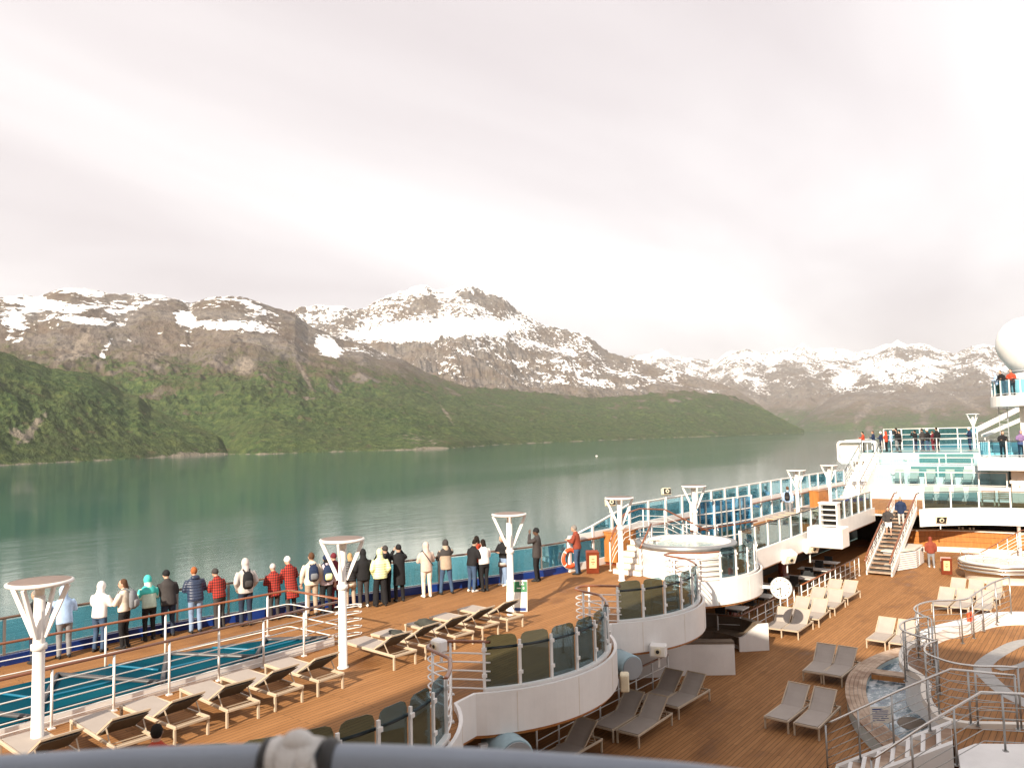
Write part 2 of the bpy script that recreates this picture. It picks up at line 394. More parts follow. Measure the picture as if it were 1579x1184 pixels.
terrain('green_slope', [(-420, 420), (-200, 440), (-60, 455), (0, 459), (25, 457), (60, 458), (85, 449), (110, 445), (140, 447), (185, 455), (215, 454), (245, 457), (270, 460), (293, 470), (310, 463), (335, 459), (370, 459), (400, 466), (430, 477), (455, 484), (475, 502), (500, 512), (530, 527), (560, 531), (580, 541), (615, 553), (650, 572), (690, 588), (720, 597), (760, 600), (800, 603), (860, 609), (920, 615), (980, 610), (1040, 603), (1090, 606), (1130, 612), (1160, 625), (1190, 638), (1215, 652), (1240, 664)],
        [(-420, 2100), (330, 2300), (400, 2080), (560, 2150), (640, 2120), (690, 2200), (712, 2330), (760, 2750), (900, 3400), (1100, 4600), (1240, 5900)], [(-420, 4300), (300, 4300), (560, 4400), (720, 4500), (960, 5600), (1140, 6300), (1240, 6000)],
        [(0, 0), (0.05, 0.10), (0.3, 0.33), (0.5, 0.47), (0.7, 0.66), (0.86, 0.86), (1, 1)], 1000, 170, 0.075, 255, SN-20, gnoise=75,
        blobs=[(70, 470, 60, 9, 8, 0.5), (20, 505, 28, 22, 60, 0.55), (135, 495, 48, 7, 8, 0.65), (160, 545, 7, 26, 28, 0.6), (50, 550, 25, 9, 10, 0.55), (285, 490, 18, 12, 20, 0.6), (350, 502, 75, 10, 5, 0.6), (290, 532, 18, 4, 0, 0.55), (505, 535, 26, 13, 40, 0.6), (497, 600, 3, 9, 0, 0.7), (523, 606, 5, 7, 0, 0.6), (400, 475, 40, 5, 20, 0.4), (130, 450, 40, 5, 5, 0.45), (1080, 600, 25, 2, 10, 0.5)],
        scree=[(125, 530, 9, 34, 30, 0.9), (95, 545, 8, 40, 25, 0.6), (230, 548, 24, 12, -20, 0.5), (378, 565, 18, 18, 0, 0.75), (470, 580, 4, 34, -28, 0.7), (650, 680, 55, 16, 8, 0.45), (690, 640, 4, 25, -35, 0.6)], seed=2)
terrain('snow_peak', [(380, 500), (420, 490), (448, 481), (462, 474), (478, 475), (490, 471), (510, 474), (530, 473), (545, 478), (565, 476), (575, 468), (600, 456), (625, 449), (640, 443), (655, 441), (672, 448), (690, 446), (712, 438), (722, 437), (738, 446), (760, 455), (778, 461), (795, 478), (812, 487), (835, 500), (860, 506), (885, 513), (905, 518), (920, 530), (940, 545), (965, 552), (990, 556), (1015, 566), (1045, 574), (1080, 583), (1110, 592), (1140, 604), (1180, 632), (1210, 652)],
        [(380, 4600), (720, 4900), (1000, 6200), (1210, 7400)], [(380, 7600), (720, 8000), (1000, 8600), (1210, 8200)],
        [(0, 0), (0.2, 0.2), (0.4, 0.36), (0.62, 0.55), (0.70, 0.70), (0.88, 0.80), (1, 1)], 800, 190, 0.085, 190, SN-90,
        blobs=[(680, 508, 120, 15, -3, 0.55), (620, 520, 60, 12, 0, 0.4), (840, 560, 130, 10, 8, 0.35), (900, 590, 90, 8, 4, 0.4), (760, 470, 40, 12, 20, -0.25), (640, 470, 60, 14, -10, -0.22), (790, 548, 60, 10, 0, -0.25), (640, 535, 25, 10, 0, -0.5), (720, 455, 40, 14, 0, -0.12)], seed=4)
terrain('far_range', [(900, 560), (960, 552), (985, 549), (1000, 547), (1020, 539), (1038, 551), (1065, 553), (1085, 557), (1105, 556), (1125, 543), (1150, 539), (1180, 547), (1205, 538), (1225, 540), (1238, 530), (1255, 541), (1275, 537), (1300, 540), (1320, 546), (1345, 540), (1368, 531), (1385, 527), (1400, 534), (1425, 531), (1445, 541), (1470, 547), (1490, 538), (1515, 531), (1545, 537), (1579, 530), (1650, 520), (1760, 528), (1900, 515), (2100, 520)],
        [(900, 9000), (1300, 9800), (1579, 9600), (2100, 9000)], [(900, 15000), (1300, 15500), (2100, 15000)],
        [(0, 0), (0.12, 0.16), (0.3, 0.36), (0.5, 0.52), (0.8, 0.74), (1, 1)], 800, 150, 0.105, 130, SN+170,
        blobs=[(1420, 575, 120, 22, 0, 0.34), (1300, 595, 20, 22, -50, 0.4), (1160, 590, 40, 14, 30, 0.22), (1220, 570, 20, 12, 0, -0.3), (1480, 600, 40, 40, 20, -0.35), (1390, 545, 40, 12, 0, -0.2)], seed=6)
terrain('far_hill', [(1170, 668), (1215, 661), (1240, 642), (1265, 625), (1295, 607), (1330, 601), (1370, 604), (1410, 607), (1450, 602), (1490, 606), (1530, 600), (1579, 596), (1700, 575), (1900, 560), (2100, 560)],
        [(1170, 8600), (1300, 8800), (2100, 8600)], [(1170, 10500), (1579, 10800), (2100, 10500)],
        [(0, 0), (0.1, 0.2), (0.4, 0.55), (0.7, 0.82), (1, 1)], 420, 90, 0.09, 70, SN+120,
        scree=[(1330, 640, 6, 40, 35, 0.5), (1290, 650, 30, 8, -10, 0.4), (1425, 640, 8, 18, 0, 0.45), (1405, 615, 30, 5, 25, 0.5), (1500, 625, 40, 6, 25, 0.6)], seed=8)
# water
m, t, b = base_mat('sea')
pw = mapped(t, (1, 1, 1)); big = noise(t, mapped(t, (0.0016, 0.005, 1)), 1.0, 3, 0.5)
c = mix_rgb(t, big, (0.010, 0.080, 0.074), (0.015, 0.104, 0.096))
t.links.new(c, b.inputs['Base Color']); b.inputs['IOR'].default_value = 1.33; b.inputs['Roughness'].default_value = 0.06
w1 = noise(t, mapped(t, (0.35, 0.9, 1), (0, 0, 0.5)), 1.0, 4, 0.6); w2 = noise(t, mapped(t, (0.06, 0.16, 1), (0, 0, 0.35)), 1.0, 2, 0.5)
calm = ramp(t, noise(t, mapped(t, (0.0009, 0.004, 1), (0, 0, 0.2)), 1.0, 3, 0.5), [(0.42, (0.25, 0.25, 0.25)), (0.62, (1, 1, 1))])
hh = math_n(t, 'MULTIPLY', math_n(t, 'ADD', w1, math_n(t, 'MULTIPLY', w2, 2.0)), calm)
bump(t, b, hh, 0.55, 0.12)
ring = [(0, 0, WATER_Z)]; fcs = []
RR = [60, 200, 700, 2500, 8000, 16000, 24000]
for r_ in RR:
    for j in range(48): ring.append((r_*math.cos(j*math.pi/24), r_*math.sin(j*math.pi/24), WATER_Z))
for j in range(48): fcs.append((0, 1+j, 1+(j+1) % 48))
for q in range(len(RR)-1):
    for j in range(48): fcs.append((1+q*48+j, 1+(q+1)*48+j, 1+(q+1)*48+(j+1) % 48, 1+q*48+(j+1) % 48))
mesh_obj('sea_water', ring, fcs, 'sea', kind='structure')

# the air between here and the far range
hz = bpy.data.materials.new('haze_air'); hz.use_nodes = True; MATS['haze_air'] = hz
for n in list(hz.node_tree.nodes): hz.node_tree.nodes.remove(n)
_o = hz.node_tree.nodes.new('ShaderNodeOutputMaterial'); _v = hz.node_tree.nodes.new('ShaderNodeVolumePrincipled')
_v.inputs['Color'].default_value = (0.90, 0.93, 0.97, 1); _v.inputs['Density'].default_value = 3.0e-5; _v.inputs['Anisotropy'].default_value = 0.1
hz.node_tree.links.new(_v.outputs[0], _o.inputs['Volume'])
tag(MB().box((0, 0, 1080), (50000, 50000, 2240)).build('haze', 'haze_air'), kind='stuff')
# ================================================================ ship materials
m, t, b = base_mat('teak_deck')
v = mapped(t, (1, 1, 1))
br = t.nodes.new('ShaderNodeTexBrick'); t.links.new(v, br.inputs['Vector']); br.offset = 0.37
for k_, v_ in (('Scale', 1.0), ('Mortar Size', 0.0055), ('Mortar Smooth', 0.2), ('Brick Width', 3.4), ('Row Height', 0.115), ('Bias', 0.0)): br.inputs[k_].default_value = v_
br.inputs['Color1'].default_value = (0.345, 0.170, 0.068, 1); br.inputs['Color2'].default_value = (0.285, 0.137, 0.053, 1); br.inputs['Mortar'].default_value = (0.055, 0.035, 0.022, 1)
grain = noise(t, mapped(t, (1.5, 26, 1)), 1.0, 4, 0.6); stain = noise(t, mapped(t, (0.35, 0.6, 1)), 1.0, 4, 0.6)
c = mix_rgb(t, 1.0, br.outputs['Color'], ramp(t, grain, [(0.3, (0.80, 0.80, 0.80)), (0.7, (1.12, 1.12, 1.12))]), 'MULTIPLY')
c = mix_rgb(t, 1.0, c, ramp(t, stain, [(0.30, (0.62, 0.56, 0.50)), (0.45, (1, 1, 1)), (0.75, (1.06, 1.05, 1.03))]), 'MULTIPLY')
t.links.new(c, b.inputs['Base Color'])
t.links.new(ramp(t, stain, [(0.28, (0.40, 0.40, 0.40)), (0.42, (0.75, 0.75, 0.75))]), b.inputs['Roughness']); b.inputs['Specular IOR Level'].default_value = 0.16
bump(t, b, br.outputs['Fac'], -0.5, 0.004)
def paint(name, col, rough=0.35, dirt=0.10, scale=1.3):
    m, t, b = base_mat(name); v = mapped(t)
    n = noise(t, v, scale, 5, 0.65); n2 = noise(t, mapped(t, (6, 6, 0.7)), 1.0, 3, 0.6)
    c = ramp(t, n, [(0.28, tuple(x*(1-dirt) for x in col)), (0.6, col)])
    c = mix_rgb(t, ramp(t, n2, [(0.60, (0, 0, 0)), (0.85, (0.16, 0.16, 0.16))]), c, tuple(x*y for x, y in zip(col, (0.80, 0.72, 0.62))))
    t.links.new(c, b.inputs['Base Color']); b.inputs['Roughness'].default_value = rough
    return m
paint('white_paint', (0.80, 0.785, 0.765)); paint('cream_paint', (0.72, 0.66, 0.58)); paint('pale_panel', (0.50, 0.59, 0.60))
paint('blue_paint', (0.008, 0.040, 0.22), 0.3, 0.3); paint('grey_paint', (0.30, 0.32, 0.34), 0.4); paint('teal_paint', (0.10, 0.26, 0.27), 0.4, 0.2)
paint('hull_white', (0.78, 0.77, 0.76), 0.3)
m, t, b = base_mat('varnish')
v = mapped(t, (3, 3, 3), src='pos'); n = noise(t, mapped(t, (1.2, 14, 14)), 1.0, 4, 0.6)
t.links.new(ramp(t, n, [(0.25, (0.125, 0.036, 0.013)), (0.75, (0.26, 0.085, 0.028))]), b.inputs['Base Color']); b.inputs['Roughness'].default_value = 0.28
b.inputs['Coat Weight'].default_value = 0.3
m, t, b = base_mat('teak_panel')
n = noise(t, mapped(t, (9, 9, 1.2)), 1.0, 4, 0.65)
t.links.new(ramp(t, n, [(0.25, (0.30, 0.115, 0.03)), (0.75, (0.52, 0.215, 0.06))]), b.inputs['Base Color']); b.inputs['Roughness'].default_value = 0.32
m, t, b = base_mat('weathered_teak')
n = noise(t, mapped(t, (5, 5, 9)), 1.0, 5, 0.65); n2 = noise(t, mapped(t, (1.3, 1.3, 1.3)), 1.0, 3, 0.6)
c = ramp(t, n, [(0.25, (0.34, 0.23, 0.155)), (0.75, (0.55, 0.42, 0.31))])
t.links.new(mix_rgb(t, ramp(t, n2, [(0.45, (0, 0, 0)), (0.6, (0.8, 0.8, 0.8))]), c, (0.20, 0.105, 0.055)), b.inputs['Base Color']); b.inputs['Roughness'].default_value = 0.6
simple('sling', (0.36, 0.315, 0.28), 0.75, var=0.07, scale=3, bmp=0.25)
simple('sling_shade', (0.06, 0.05, 0.04), 0.8, var=0.1, scale=3, bmp=0.25)  # sling darkened to carry the shade under the backrests in its colour
simple('chair_sling', (0.23, 0.30, 0.29), 0.7, var=0.1, scale=3, bmp=0.2)
simple('frame_cream', (0.47, 0.38, 0.28), 0.4, var=0.05)
simple('steel', (0.62, 0.60, 0.57), 0.22, 1.0, 0.05, 5); simple('dull_metal', (0.40, 0.40, 0.39), 0.4, 0.85, 0.1, 5)
simple('dark_metal', (0.045, 0.05, 0.055), 0.4, 0.4, 0.1); simple('rubber', (0.02, 0.02, 0.022), 0.7)
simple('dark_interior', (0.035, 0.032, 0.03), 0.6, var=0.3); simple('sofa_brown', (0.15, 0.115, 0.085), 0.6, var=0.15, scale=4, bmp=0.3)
simple('table_top', (0.62, 0.60, 0.57), 0.4); simple('speaker_blue', (0.30, 0.42, 0.47), 0.45, var=0.12)
simple('rail_brown', (0.13, 0.075, 0.05), 0.35, var=0.15); simple('lamp_top', (0.22, 0.165, 0.14), 0.6, var=0.12); simple('orange_ring', (0.70, 0.10, 0.03), 0.5); simple('sign_brown', (0.17, 0.035, 0.015), 0.35, var=0.2)
simple('paper', (0.80, 0.76, 0.68), 0.7); simple('sign_cream', (0.72, 0.55, 0.30), 0.6); simple('sign_green', (0.02, 0.16, 0.06), 0.5); simple('yellowed', (0.74, 0.66, 0.48), 0.5, var=0.15)
simple('tile_grey', (0.30, 0.29, 0.28), 0.45, var=0.2, scale=9); simple('rope_white', (0.66, 0.65, 0.63), 0.8, var=0.15, scale=20, bmp=0.6)
simple('rail_grey', (0.25, 0.29, 0.35), 0.3, 0.2, 0.12, 3); simple('black_plastic', (0.02, 0.02, 0.02), 0.4)
simple('blue_towel', (0.02, 0.09, 0.40), 0.9, bmp=0.3)
glass_mat('glass_green', (0.48, 0.62, 0.66), 0.6); glass_mat('glass_blue', (0.50, 0.79, 0.88), 0.75); glass_mat('glass_deep', (0.30, 0.62, 0.80), 0.7); glass_mat('glass_clear', (0.80, 0.90, 0.92), 0.9)
m, t, b = base_mat('skylight_glass')
n = noise(t, mapped(t, (0.5, 0.5, 0.5)), 1.0, 3, 0.5)
t.links.new(ramp(t, n, [(0.35, (0.001, 0.040, 0.066)), (0.65, (0.003, 0.080, 0.115))]), b.inputs['Base Color']); b.inputs['Roughness'].default_value = 0.2; b.inputs['Specular IOR Level'].default_value = 0.04; b.inputs['IOR'].default_value = 1.12
simple('skylight_stripe', (0.008, 0.13, 0.22), 0.3); simple('skylight_bar', (0.06, 0.06, 0.065), 0.4)
m, t, b = base_mat('pool_water')
n = noise(t, mapped(t, (1.6, 3.0, 1)), 1.0, 4, 0.65)
t.links.new(ramp(t, n, [(0.36, (0.03, 0.08, 0.14)), (0.50, (0.12, 0.19, 0.22)), (0.56, (0.42, 0.48, 0.52)), (0.70, (0.60, 0.63, 0.66))]), b.inputs['Base Color']); b.inputs['Roughness'].default_value = 0.08
bump(t, b, n, 0.6, 0.04)
m, t, b = base_mat('tub_water')
n = noise(t, mapped(t, (4, 4, 1)), 1.0, 4, 0.6)
t.links.new(ramp(t, n, [(0.35, (0.22, 0.33, 0.30)), (0.65, (0.46, 0.54, 0.51))]), b.inputs['Base Color']); b.inputs['Roughness'].default_value = 0.06; bump(t, b, n, 0.5, 0.03)
def cloth(name, col, scale=9.0, var=0.16, rough=0.85):
    return simple(name, col, rough, 0, var, scale, 0.35, 0.2)
# ================================================================ decks and hull
WR = set()
_link0 = link
def link(o, parent=None):
    COL.objects.link(o)
    if parent is not None:
        o.parent = parent
        if parent.name in WR: o.matrix_parent_inverse = Matrix.Translation(-Vector(parent.location))
    return o
def wroot(name, loc, label, cat, group=None):
    """an Empty at the thing's base whose parts are given in ship coordinates"""
    o = empty(name, loc, 0, label, cat, group); WR.add(o.name); return o
LOW = -2.8
OUT = [(-14, 21.2), (8.6, 21.2), (11.2, 20.85), (13.3, 20.2), (17.9, 18.85), (22.4, 17.1), (24.3, 16.7), (26, 16.5), (36, 16.4), (46, 16.25), (53, 16.0), (60, 15.5), (66, 15.0)]
BAL = [(1.8, 11.7), (8.0, 12.25), (14.2, 12.8), (20.45, 13.4), (26.7, 13.95)]; BR = 3.6
def cusp(i):
    (ax, ay), (bx_, by_) = BAL[i], BAL[i+1]; mx, my = (ax+bx_)/2, (ay+by_)/2; d = math.hypot(bx_-ax, by_-ay); h = math.sqrt(BR*BR-d*d/4)
    nx, ny = (by_-ay)/d, -(bx_-ax)/d
    return (mx+nx*h, my+ny*h)
def ang(c, p): return math.degrees(math.atan2(p[1]-c[1], p[0]-c[0]))
CUSP = [cusp(i) for i in range(4)]
BSPAN = []           # angle span of every balcony front
for i, c_ in enumerate(BAL):
    a0 = ang(c_, CUSP[i-1]) if i > 0 else -150
    a1 = ang(c_, CUSP[i]) if i < 4 else -34
    BSPAN.append((a0, a1))
INNER = []
for i, c_ in enumerate(BAL):
    a0, a1 = BSPAN[i]; g = 9
    INNER += arc(c_, BR, a0+(g if i else 0), a1-(g if i < 4 else 0), 26)
INNER += [(30.6, 12.15), (51.9, 12.25)]
STAIR_GAP = [(51.9, 9.7)]
BULGE = [(52.4, 9.4), (53.3, 8.5), (54.2, 7.4), (54.7, 6.2), (54.95, 4.6), (55.0, 2), (55, -16)]
deck_poly = OUT[:-1]+[(60, 15.5), (60, -16)]+list(reversed(BULGE))+STAIR_GAP+list(reversed(INNER))+[(-14, INNER[0][1])]
up = MB(); up.prism(deck_poly, -0.22, 0.0)
upper = up.build('upper_deck', 'teak_deck'); tag(upper, kind='structure')
# white fascia under the inner edge, wood trim along its foot
fas = MB(); FP = INNER; fas.wall(FP, -0.68, 0.13, -0.07); fas.build('fascia', 'white_paint', upper)
fas = MB(); fas.wall(STAIR_GAP+BULGE, -0.92, 0.13, -0.07); fas.build('fascia', 'white_paint', upper)
fas = MB(); fas.wall(offset(FP, -0.02), -0.75, -0.683, 0.10); fas.build('wood_trim', 'teak_panel', upper)
for c_ in BAL[1:]:
    for a_ in (-122, -98, -74, -52):
        ca_, sa_ = math.cos(math.radians(a_)), math.sin(math.radians(a_))
        MB().box((c_[0]+(BR+0.071)*ca_, c_[1]+(BR+0.071)*sa_, -0.28), (0.006, 0.014, 0.76), math.radians(a_)).build('seam', 'cream_paint', upper)
sof = MB(); sof.prism([(x, y) for x, y in OUT[:-1]]+[(60, 15.5), (60, -16)]+list(reversed(offset(BULGE, 0.1)))+list(reversed(offset(INNER, 0.1)))+[(-14, INNER[0][1])], -0.36, -0.24)
sof.build('soffit', 'cream_paint', upper)
hull = MB(); hull.wall([(-60, 19.2), (-30, 21.2)]+[(x, y+0.12) for x, y in OUT]+[(90, 11), (110, 5), (118, -2)], WATER_Z-3, -0.02, -0.2)
tag(hull.build('ship_hull', 'hull_white'), kind='structure')
low = MB(); low.prism([(-14, 20.5), (8, 20.5), (17.5, 18.3), (24, 16.3), (60, 15.0), (60, -16), (-14, -16)], LOW-0.15, LOW)
lower = low.build('lower_deck', 'teak_deck'); tag(lower, kind='structure')
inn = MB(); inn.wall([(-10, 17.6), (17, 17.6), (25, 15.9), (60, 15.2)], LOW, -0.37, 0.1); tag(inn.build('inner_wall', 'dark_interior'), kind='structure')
# superstructure behind the viewpoint, with the deck the photographer stands on
blk = MB(); blk.prism([(-22, -20), (-2.2, -20), (-2.2, 5.0), (-3.0, 6.0), (-22, 6.0)], 0.02, 13.4)
tag(blk.build('superstructure_block', 'white_paint'), kind='structure')
sd = MB(); sd.prism([(-2.2, -8), (-0.2, -3.5), (0.55, -1.5), (0.75, 0.0), (0.6, 1.2), (0.1, 2.6), (-0.9, 4.2), (-2.2, 5.0)], 3.4, 3.6)
tag(sd.build('viewing_deck', 'teak_deck'), kind='structure')
# ================================================================ railings
def railing(name, label, cat, path, h=1.1, rails=4, step=1.2, hand='varnish', hand_w=0.075, hand_h=0.05, post_r=0.024, rail_r=0.011, mat='white_paint',
            glass=None, g0=0.1, g1=1.0, g_th=0.012, posts=None, z_rail0=0.14, group=None, square=False, hand_round=False, pane_gap=0.03, post_h=None, panes_only=False):
    P = [Vector(p) for p in path]; root = wroot(name, P[0], label, cat, group)
    pp = [Vector(p) for p in posts] if posts else resample(P, step)
    ph_ = post_h or h
    pm = MB()
    if square: pm.box((0, 0, ph_/2), (post_r*2, post_r*2.4, ph_))
    else: pm.tube([(0, 0, 0), (0, 0, ph_)], post_r, 8)
    pm.box((0, 0, 0.012), (post_r*4, post_r*4, 0.024))
    first = None
    for i, p in enumerate(pp):
        q = pp[min(i+1, len(pp)-1)]-pp[max(i-1, 0)]; rz = math.atan2(q.y, q.x)
        if first is None: o = pm.build('post', mat); COL.objects.unlink(o); first = o
        else: o = bpy.data.objects.new('post', first.data)
        link(o, root); o.location = p; o.rotation_euler = (0, 0, rz)
    for k in range(rails):
        z = z_rail0+(h-0.06-z_rail0)*k/max(rails, 1)
        MB().tube([(p.x, p.y, p.z+z) for p in P], rail_r, 6).build('rail', mat, root)
    if hand:
        hb = MB(); hp = [(p.x, p.y, p.z+h) for p in P]
        hb.tube(hp, hand_w/2, 10, flat=1.0 if hand_round else hand_h/hand_w); hb.build('handrail', hand, root)
    if glass:
        for i in range(len(pp)-1):
            a, c_ = pp[i], pp[i+1]; d = (c_-a); l = d.length
            if l < 0.2: continue
            d = d/l; a2 = a+d*pane_gap; c2 = c_-d*pane_gap
            sd_ = Vector((-d.y, d.x, 0)).normalized()*g_th/2
            vs = []
            for s_ in (-1, 1):
                for q in (a2, c2):
                    for z in (g0, g1): vs.append(q+sd_*s_+Vector((0, 0, z)))
            mesh_obj('glass_pane', vs, [(0, 2, 3, 1), (4, 5, 7, 6), (0, 1, 5, 4), (2, 6, 7, 3), (0, 4, 6, 2), (1, 3, 7, 5)], glass, root)
    return root
def p3(path, z=0.0): return [(x, y, z) for x, y in path]
# outer port rail with glass and the blue kerb under it
ORP = [(-4, 21.05), (8.6, 21.05), (11.15, 20.7), (13.25, 20.05), (17.8, 18.72), (22.3, 16.98), (24.2, 16.55)]
ORP = [(v_.x, v_.y) for v_ in spline([(x, y, 0) for x, y in ORP], 4)]
railing('outer_railing', 'long glass railing with brown handrail and blue kerb along the port edge', 'railing', p3(ORP), 1.12, 1, 1.35, 'rail_brown', 0.11, 0.06, 0.03, 0.016, 'dull_metal', 'glass_blue', 0.30, 1.06, square=True, z_rail0=0.27)
kb = MB(); kb.wall(offset(ORP, -0.06), 0.004, 0.24, 0.14); tag(kb.build('blue_kerb', 'blue_paint'), 'dark blue painted kerb under the port side glass railing', 'kerb')
# windbreak further forward: slopes up, then full height
WBX = [24.2, 25.6, 27.0, 28.4]+[28.4+1.62*i for i in range(1, 19)]
def wby(x): return float(np.interp(x, [24, 26, 36, 46, 53, 60], [16.5, 16.3, 16.2, 16.05, 15.8, 15.3]))
wr = wroot('windbreak', (24.2, wby(24.2), 0), 'tall white framed blue glass windbreak running forward along the port side', 'windbreak')
def wbz(x): return float(np.interp(x, [24.2, 28.4, 90], [1.25, 2.15, 2.15]))
for i, x in enumerate(WBX):
    MB().box((x, wby(x), wbz(x)/2), (0.11, 0.13, wbz(x))).build('post', 'white_paint', wr)
    if i+1 < len(WBX):
        x2 = WBX[i+1]
        for za_, zb_, nm_ in ((0.28, None, 'glass_pane'), (None, None, 'glass_pane')):
            lo1, lo2 = (0.28, 0.28) if za_ else (1.36, 1.36)
            hi1, hi2 = (1.10, 1.10) if za_ else (wbz(x)-0.06, wbz(x2)-0.06)
            if hi2-lo2 < 0.1: continue
            hi1 = max(hi1, lo1+0.02)
            vs = [(x+0.06, wby(x)-0.006, lo1), (x2-0.06, wby(x2)-0.006, lo2), (x2-0.06, wby(x2)-0.006, hi2), (x+0.06, wby(x)-0.006, hi1)]
            vs += [(a, b_+0.012, c_) for a, b_, c_ in vs]
            mesh_obj(nm_, vs, [(0, 1, 2, 3), (7, 6, 5, 4), (0, 4, 5, 1), (1, 5, 6, 2), (2, 6, 7, 3), (3, 7, 4, 0)], 'glass_blue', wr)
xs_ = WBX
MB().tube([(x, wby(x), wbz(x)+0.02) for x in xs_], 0.035, 8).build('top_rail', 'white_paint', wr)
for a_, b_ in zip(xs_[:-1], xs_[1:]): pass
mr = MB(); mr.wall([(x, wby(x)+0.05) for x in xs_], 1.12, 1.34, -0.10); mr.build('mid_rail', 'white_paint', wr)
MB().tube([(x, wby(x)-0.13, 1.10) for x in xs_], 0.045, 8).build('handrail', 'varnish', wr)
kr = MB(); kr.wall([(x, wby(x)+0.07) for x in xs_], 0.004, 0.26, -0.14); kr.build('kerb', 'white_paint', wr)
# glass balconies over the lower deck
def balcony(i, label, n, a_lo, a_hi):
    c_ = BAL[i]; pts = arc(c_, BR-0.12, a_lo, a_hi, n)
    root = wroot('balcony_balustrade', (pts[0][0], pts[0][1], 0), label, 'balustrade', 'glass balustrades of the scalloped balconies')
    pm = MB(); pm.box((0, 0, 0.53), (0.055, 0.04, 1.06)); pm.box((0, -0.035, 0.93), (0.10, 0.03, 0.07)); pm.box((0, -0.035, 0.42), (0.10, 0.03, 0.07)); first = None
    for x, y in pts:
        o = pm.build('post', 'white_paint', root) if first is None else link(bpy.data.objects.new('post', first.data), root)
        first = first or o; o.location = (x, y, 0.0); o.rotation_euler = (0, 0, math.atan2(y-c_[1], x-c_[0])+math.pi/2)
    for k in range(n):
        a = Vector((*pts[k], 0)); b2 = Vector((*pts[k+1], 0)); d = (b2-a).normalized(); nn = Vector((-d.y, d.x, 0))
        a = a+d*0.045; b2 = b2-d*0.045; l = (b2-a).length; cr_ = 0.12
        prof = [(0, 0.16), (l, 0.16), (l, 1.18-cr_), (l-cr_*0.3, 1.18-cr_*0.3), (l-cr_, 1.18), (cr_, 1.18), (cr_*0.3, 1.18-cr_*0.3), (0, 1.18-cr_)]
        vs = [a+d*u+Vector((0, 0, z))+nn*0.03 for u, z in prof]+[a+d*u+Vector((0, 0, z))+nn*0.042 for u, z in prof]
        kk = len(prof); fs = [tuple(range(kk)), tuple(range(2*kk-1, kk-1, -1))]+[(j, kk+j, kk+(j+1) % kk, (j+1) % kk) for j in range(kk)]
        mesh_obj('glass_pane', vs, fs, 'glass_green', root)
    hp = arc(c_, BR-0.19, a_lo, a_hi, 24)
    MB().tube([(x, y, 0.92) for x, y in hp], 0.028, 8).build('handrail', 'dark_metal', root)
    kr = MB(); kr.wall(arc(c_, BR-0.06, a_lo, a_hi, 24), 0.10, 0.17, 0.10); kr.build('bottom_rail', 'white_paint', root)
balcony(1, 'curved glass balustrade of the nearest balcony, cut off by the grey rail', 7, -138, -60)
balcony(2, 'curved glass balustrade of the balcony above the blue loudspeaker', 6, -132, -58)
balcony(3, 'curved glass balustrade of the balcony left of the brown sofa', 6, -132, -58)
balcony(4, 'curved glass balustrade around the raised hot tub balcony', 6, -118, -44)
# pipe rails with a curved wooden cap in the cusps between the balconies
for i, lab in ((0, 'white pipe railing in the nook behind the nearest balcony'), (1, 'white pipe railing with curled wooden cap left of the balcony above the blue loudspeaker'), (2, 'white pipe railing with curled wooden cap left of the second glass balcony'), (3, 'white pipe railing with curled wooden cap beside the hot tub balcony')):
    cx_, cy_ = CUSP[i]; ca, cb = BAL[i], BAL[i+1]
    pa = arc(ca, BR-0.14, -60, BSPAN[i][1]-14, 5); pb = arc(cb, BR-0.14, BSPAN[i+1][0]+14, -132 if i < 3 else -118, 5)
    top = (cx_-0.02, cy_+0.30)
    ctrl = pa+[(cx_-0.32, cy_+0.12), top, (cx_+0.30, cy_+0.14)]+pb
    pth = [(v_.x, v_.y) for v_ in spline([(x, y, 0) for x, y in ctrl], 3)]
    railing('pipe_railing', lab, 'railing', p3(pth), 1.06, 5, 0.95, 'varnish', 0.085, 0.06, 0.028, 0.017, 'white_paint', group='pipe rails between the balconies')
# straight inner rail of the gallery, glass with white posts
railing('gallery_railing', 'straight glass railing of the gallery above the shaded tables', 'railing', [(30.2, 12.2, 0), (51.6, 12.32, 0)], 1.12, 1, 1.5, 'dark_metal', 0.05, 0.05, 0.045, 0.02, 'white_paint', 'glass_green', 0.14, 1.08, square=True, z_rail0=0.12)
railing('cross_deck_railing', 'curved glass railing above the bar counter', 'railing', p3([(52.5, 9.55)]+BULGE[1:-1]+[(55.1, -3)], 0), 1.1, 1, 1.75, 'dark_metal', 0.05, 0.05, 0.04, 0.02, 'white_paint', 'glass_green', 0.14, 1.05, square=True, z_rail0=0.12)
# ---------------------------------------------------------------- skylight and its rails
SX0, SX1, SY0, SY1 = -4.0, 12.75, 15.72, 18.1
railing('skylight_railing', 'white pipe railing with wooden handrail on the near side of the skylight', 'railing', [(-4, SY0, 0), (12.7, SY0-0.05, 0)], 1.1, 5, 1.12, 'varnish', 0.10, 0.055, 0.026, 0.013)
railing('skylight_railing', 'white pipe railing with wooden handrail on the sea side of the skylight', 'railing', [(-4, 18.6, 0), (6, 18.5, 0), (12.75, 18.02, 0), (12.82, 17.9, 0), (12.85, 15.9, 0)], 1.1, 3, 1.35, 'varnish', 0.10, 0.055, 0.026, 0.013)
ret = wroot('rail_return', (12.85, 15.7, 0), 'white looped rail ends where the skylight railings meet', 'railing')
for z in (0.2, 0.38, 0.56, 0.74, 0.92):
    MB().tube([(12.7, 15.9, z), (13.25, 15.75, z), (13.33, 15.6, z), (13.2, 15.5, z), (12.75, 15.62, z)], 0.013, 6).build('rail', 'white_paint', ret)
sk = wroot('skylight', (4, 17, 0), 'low blue glazed skylight framed in dark bars behind white rails', 'skylight')
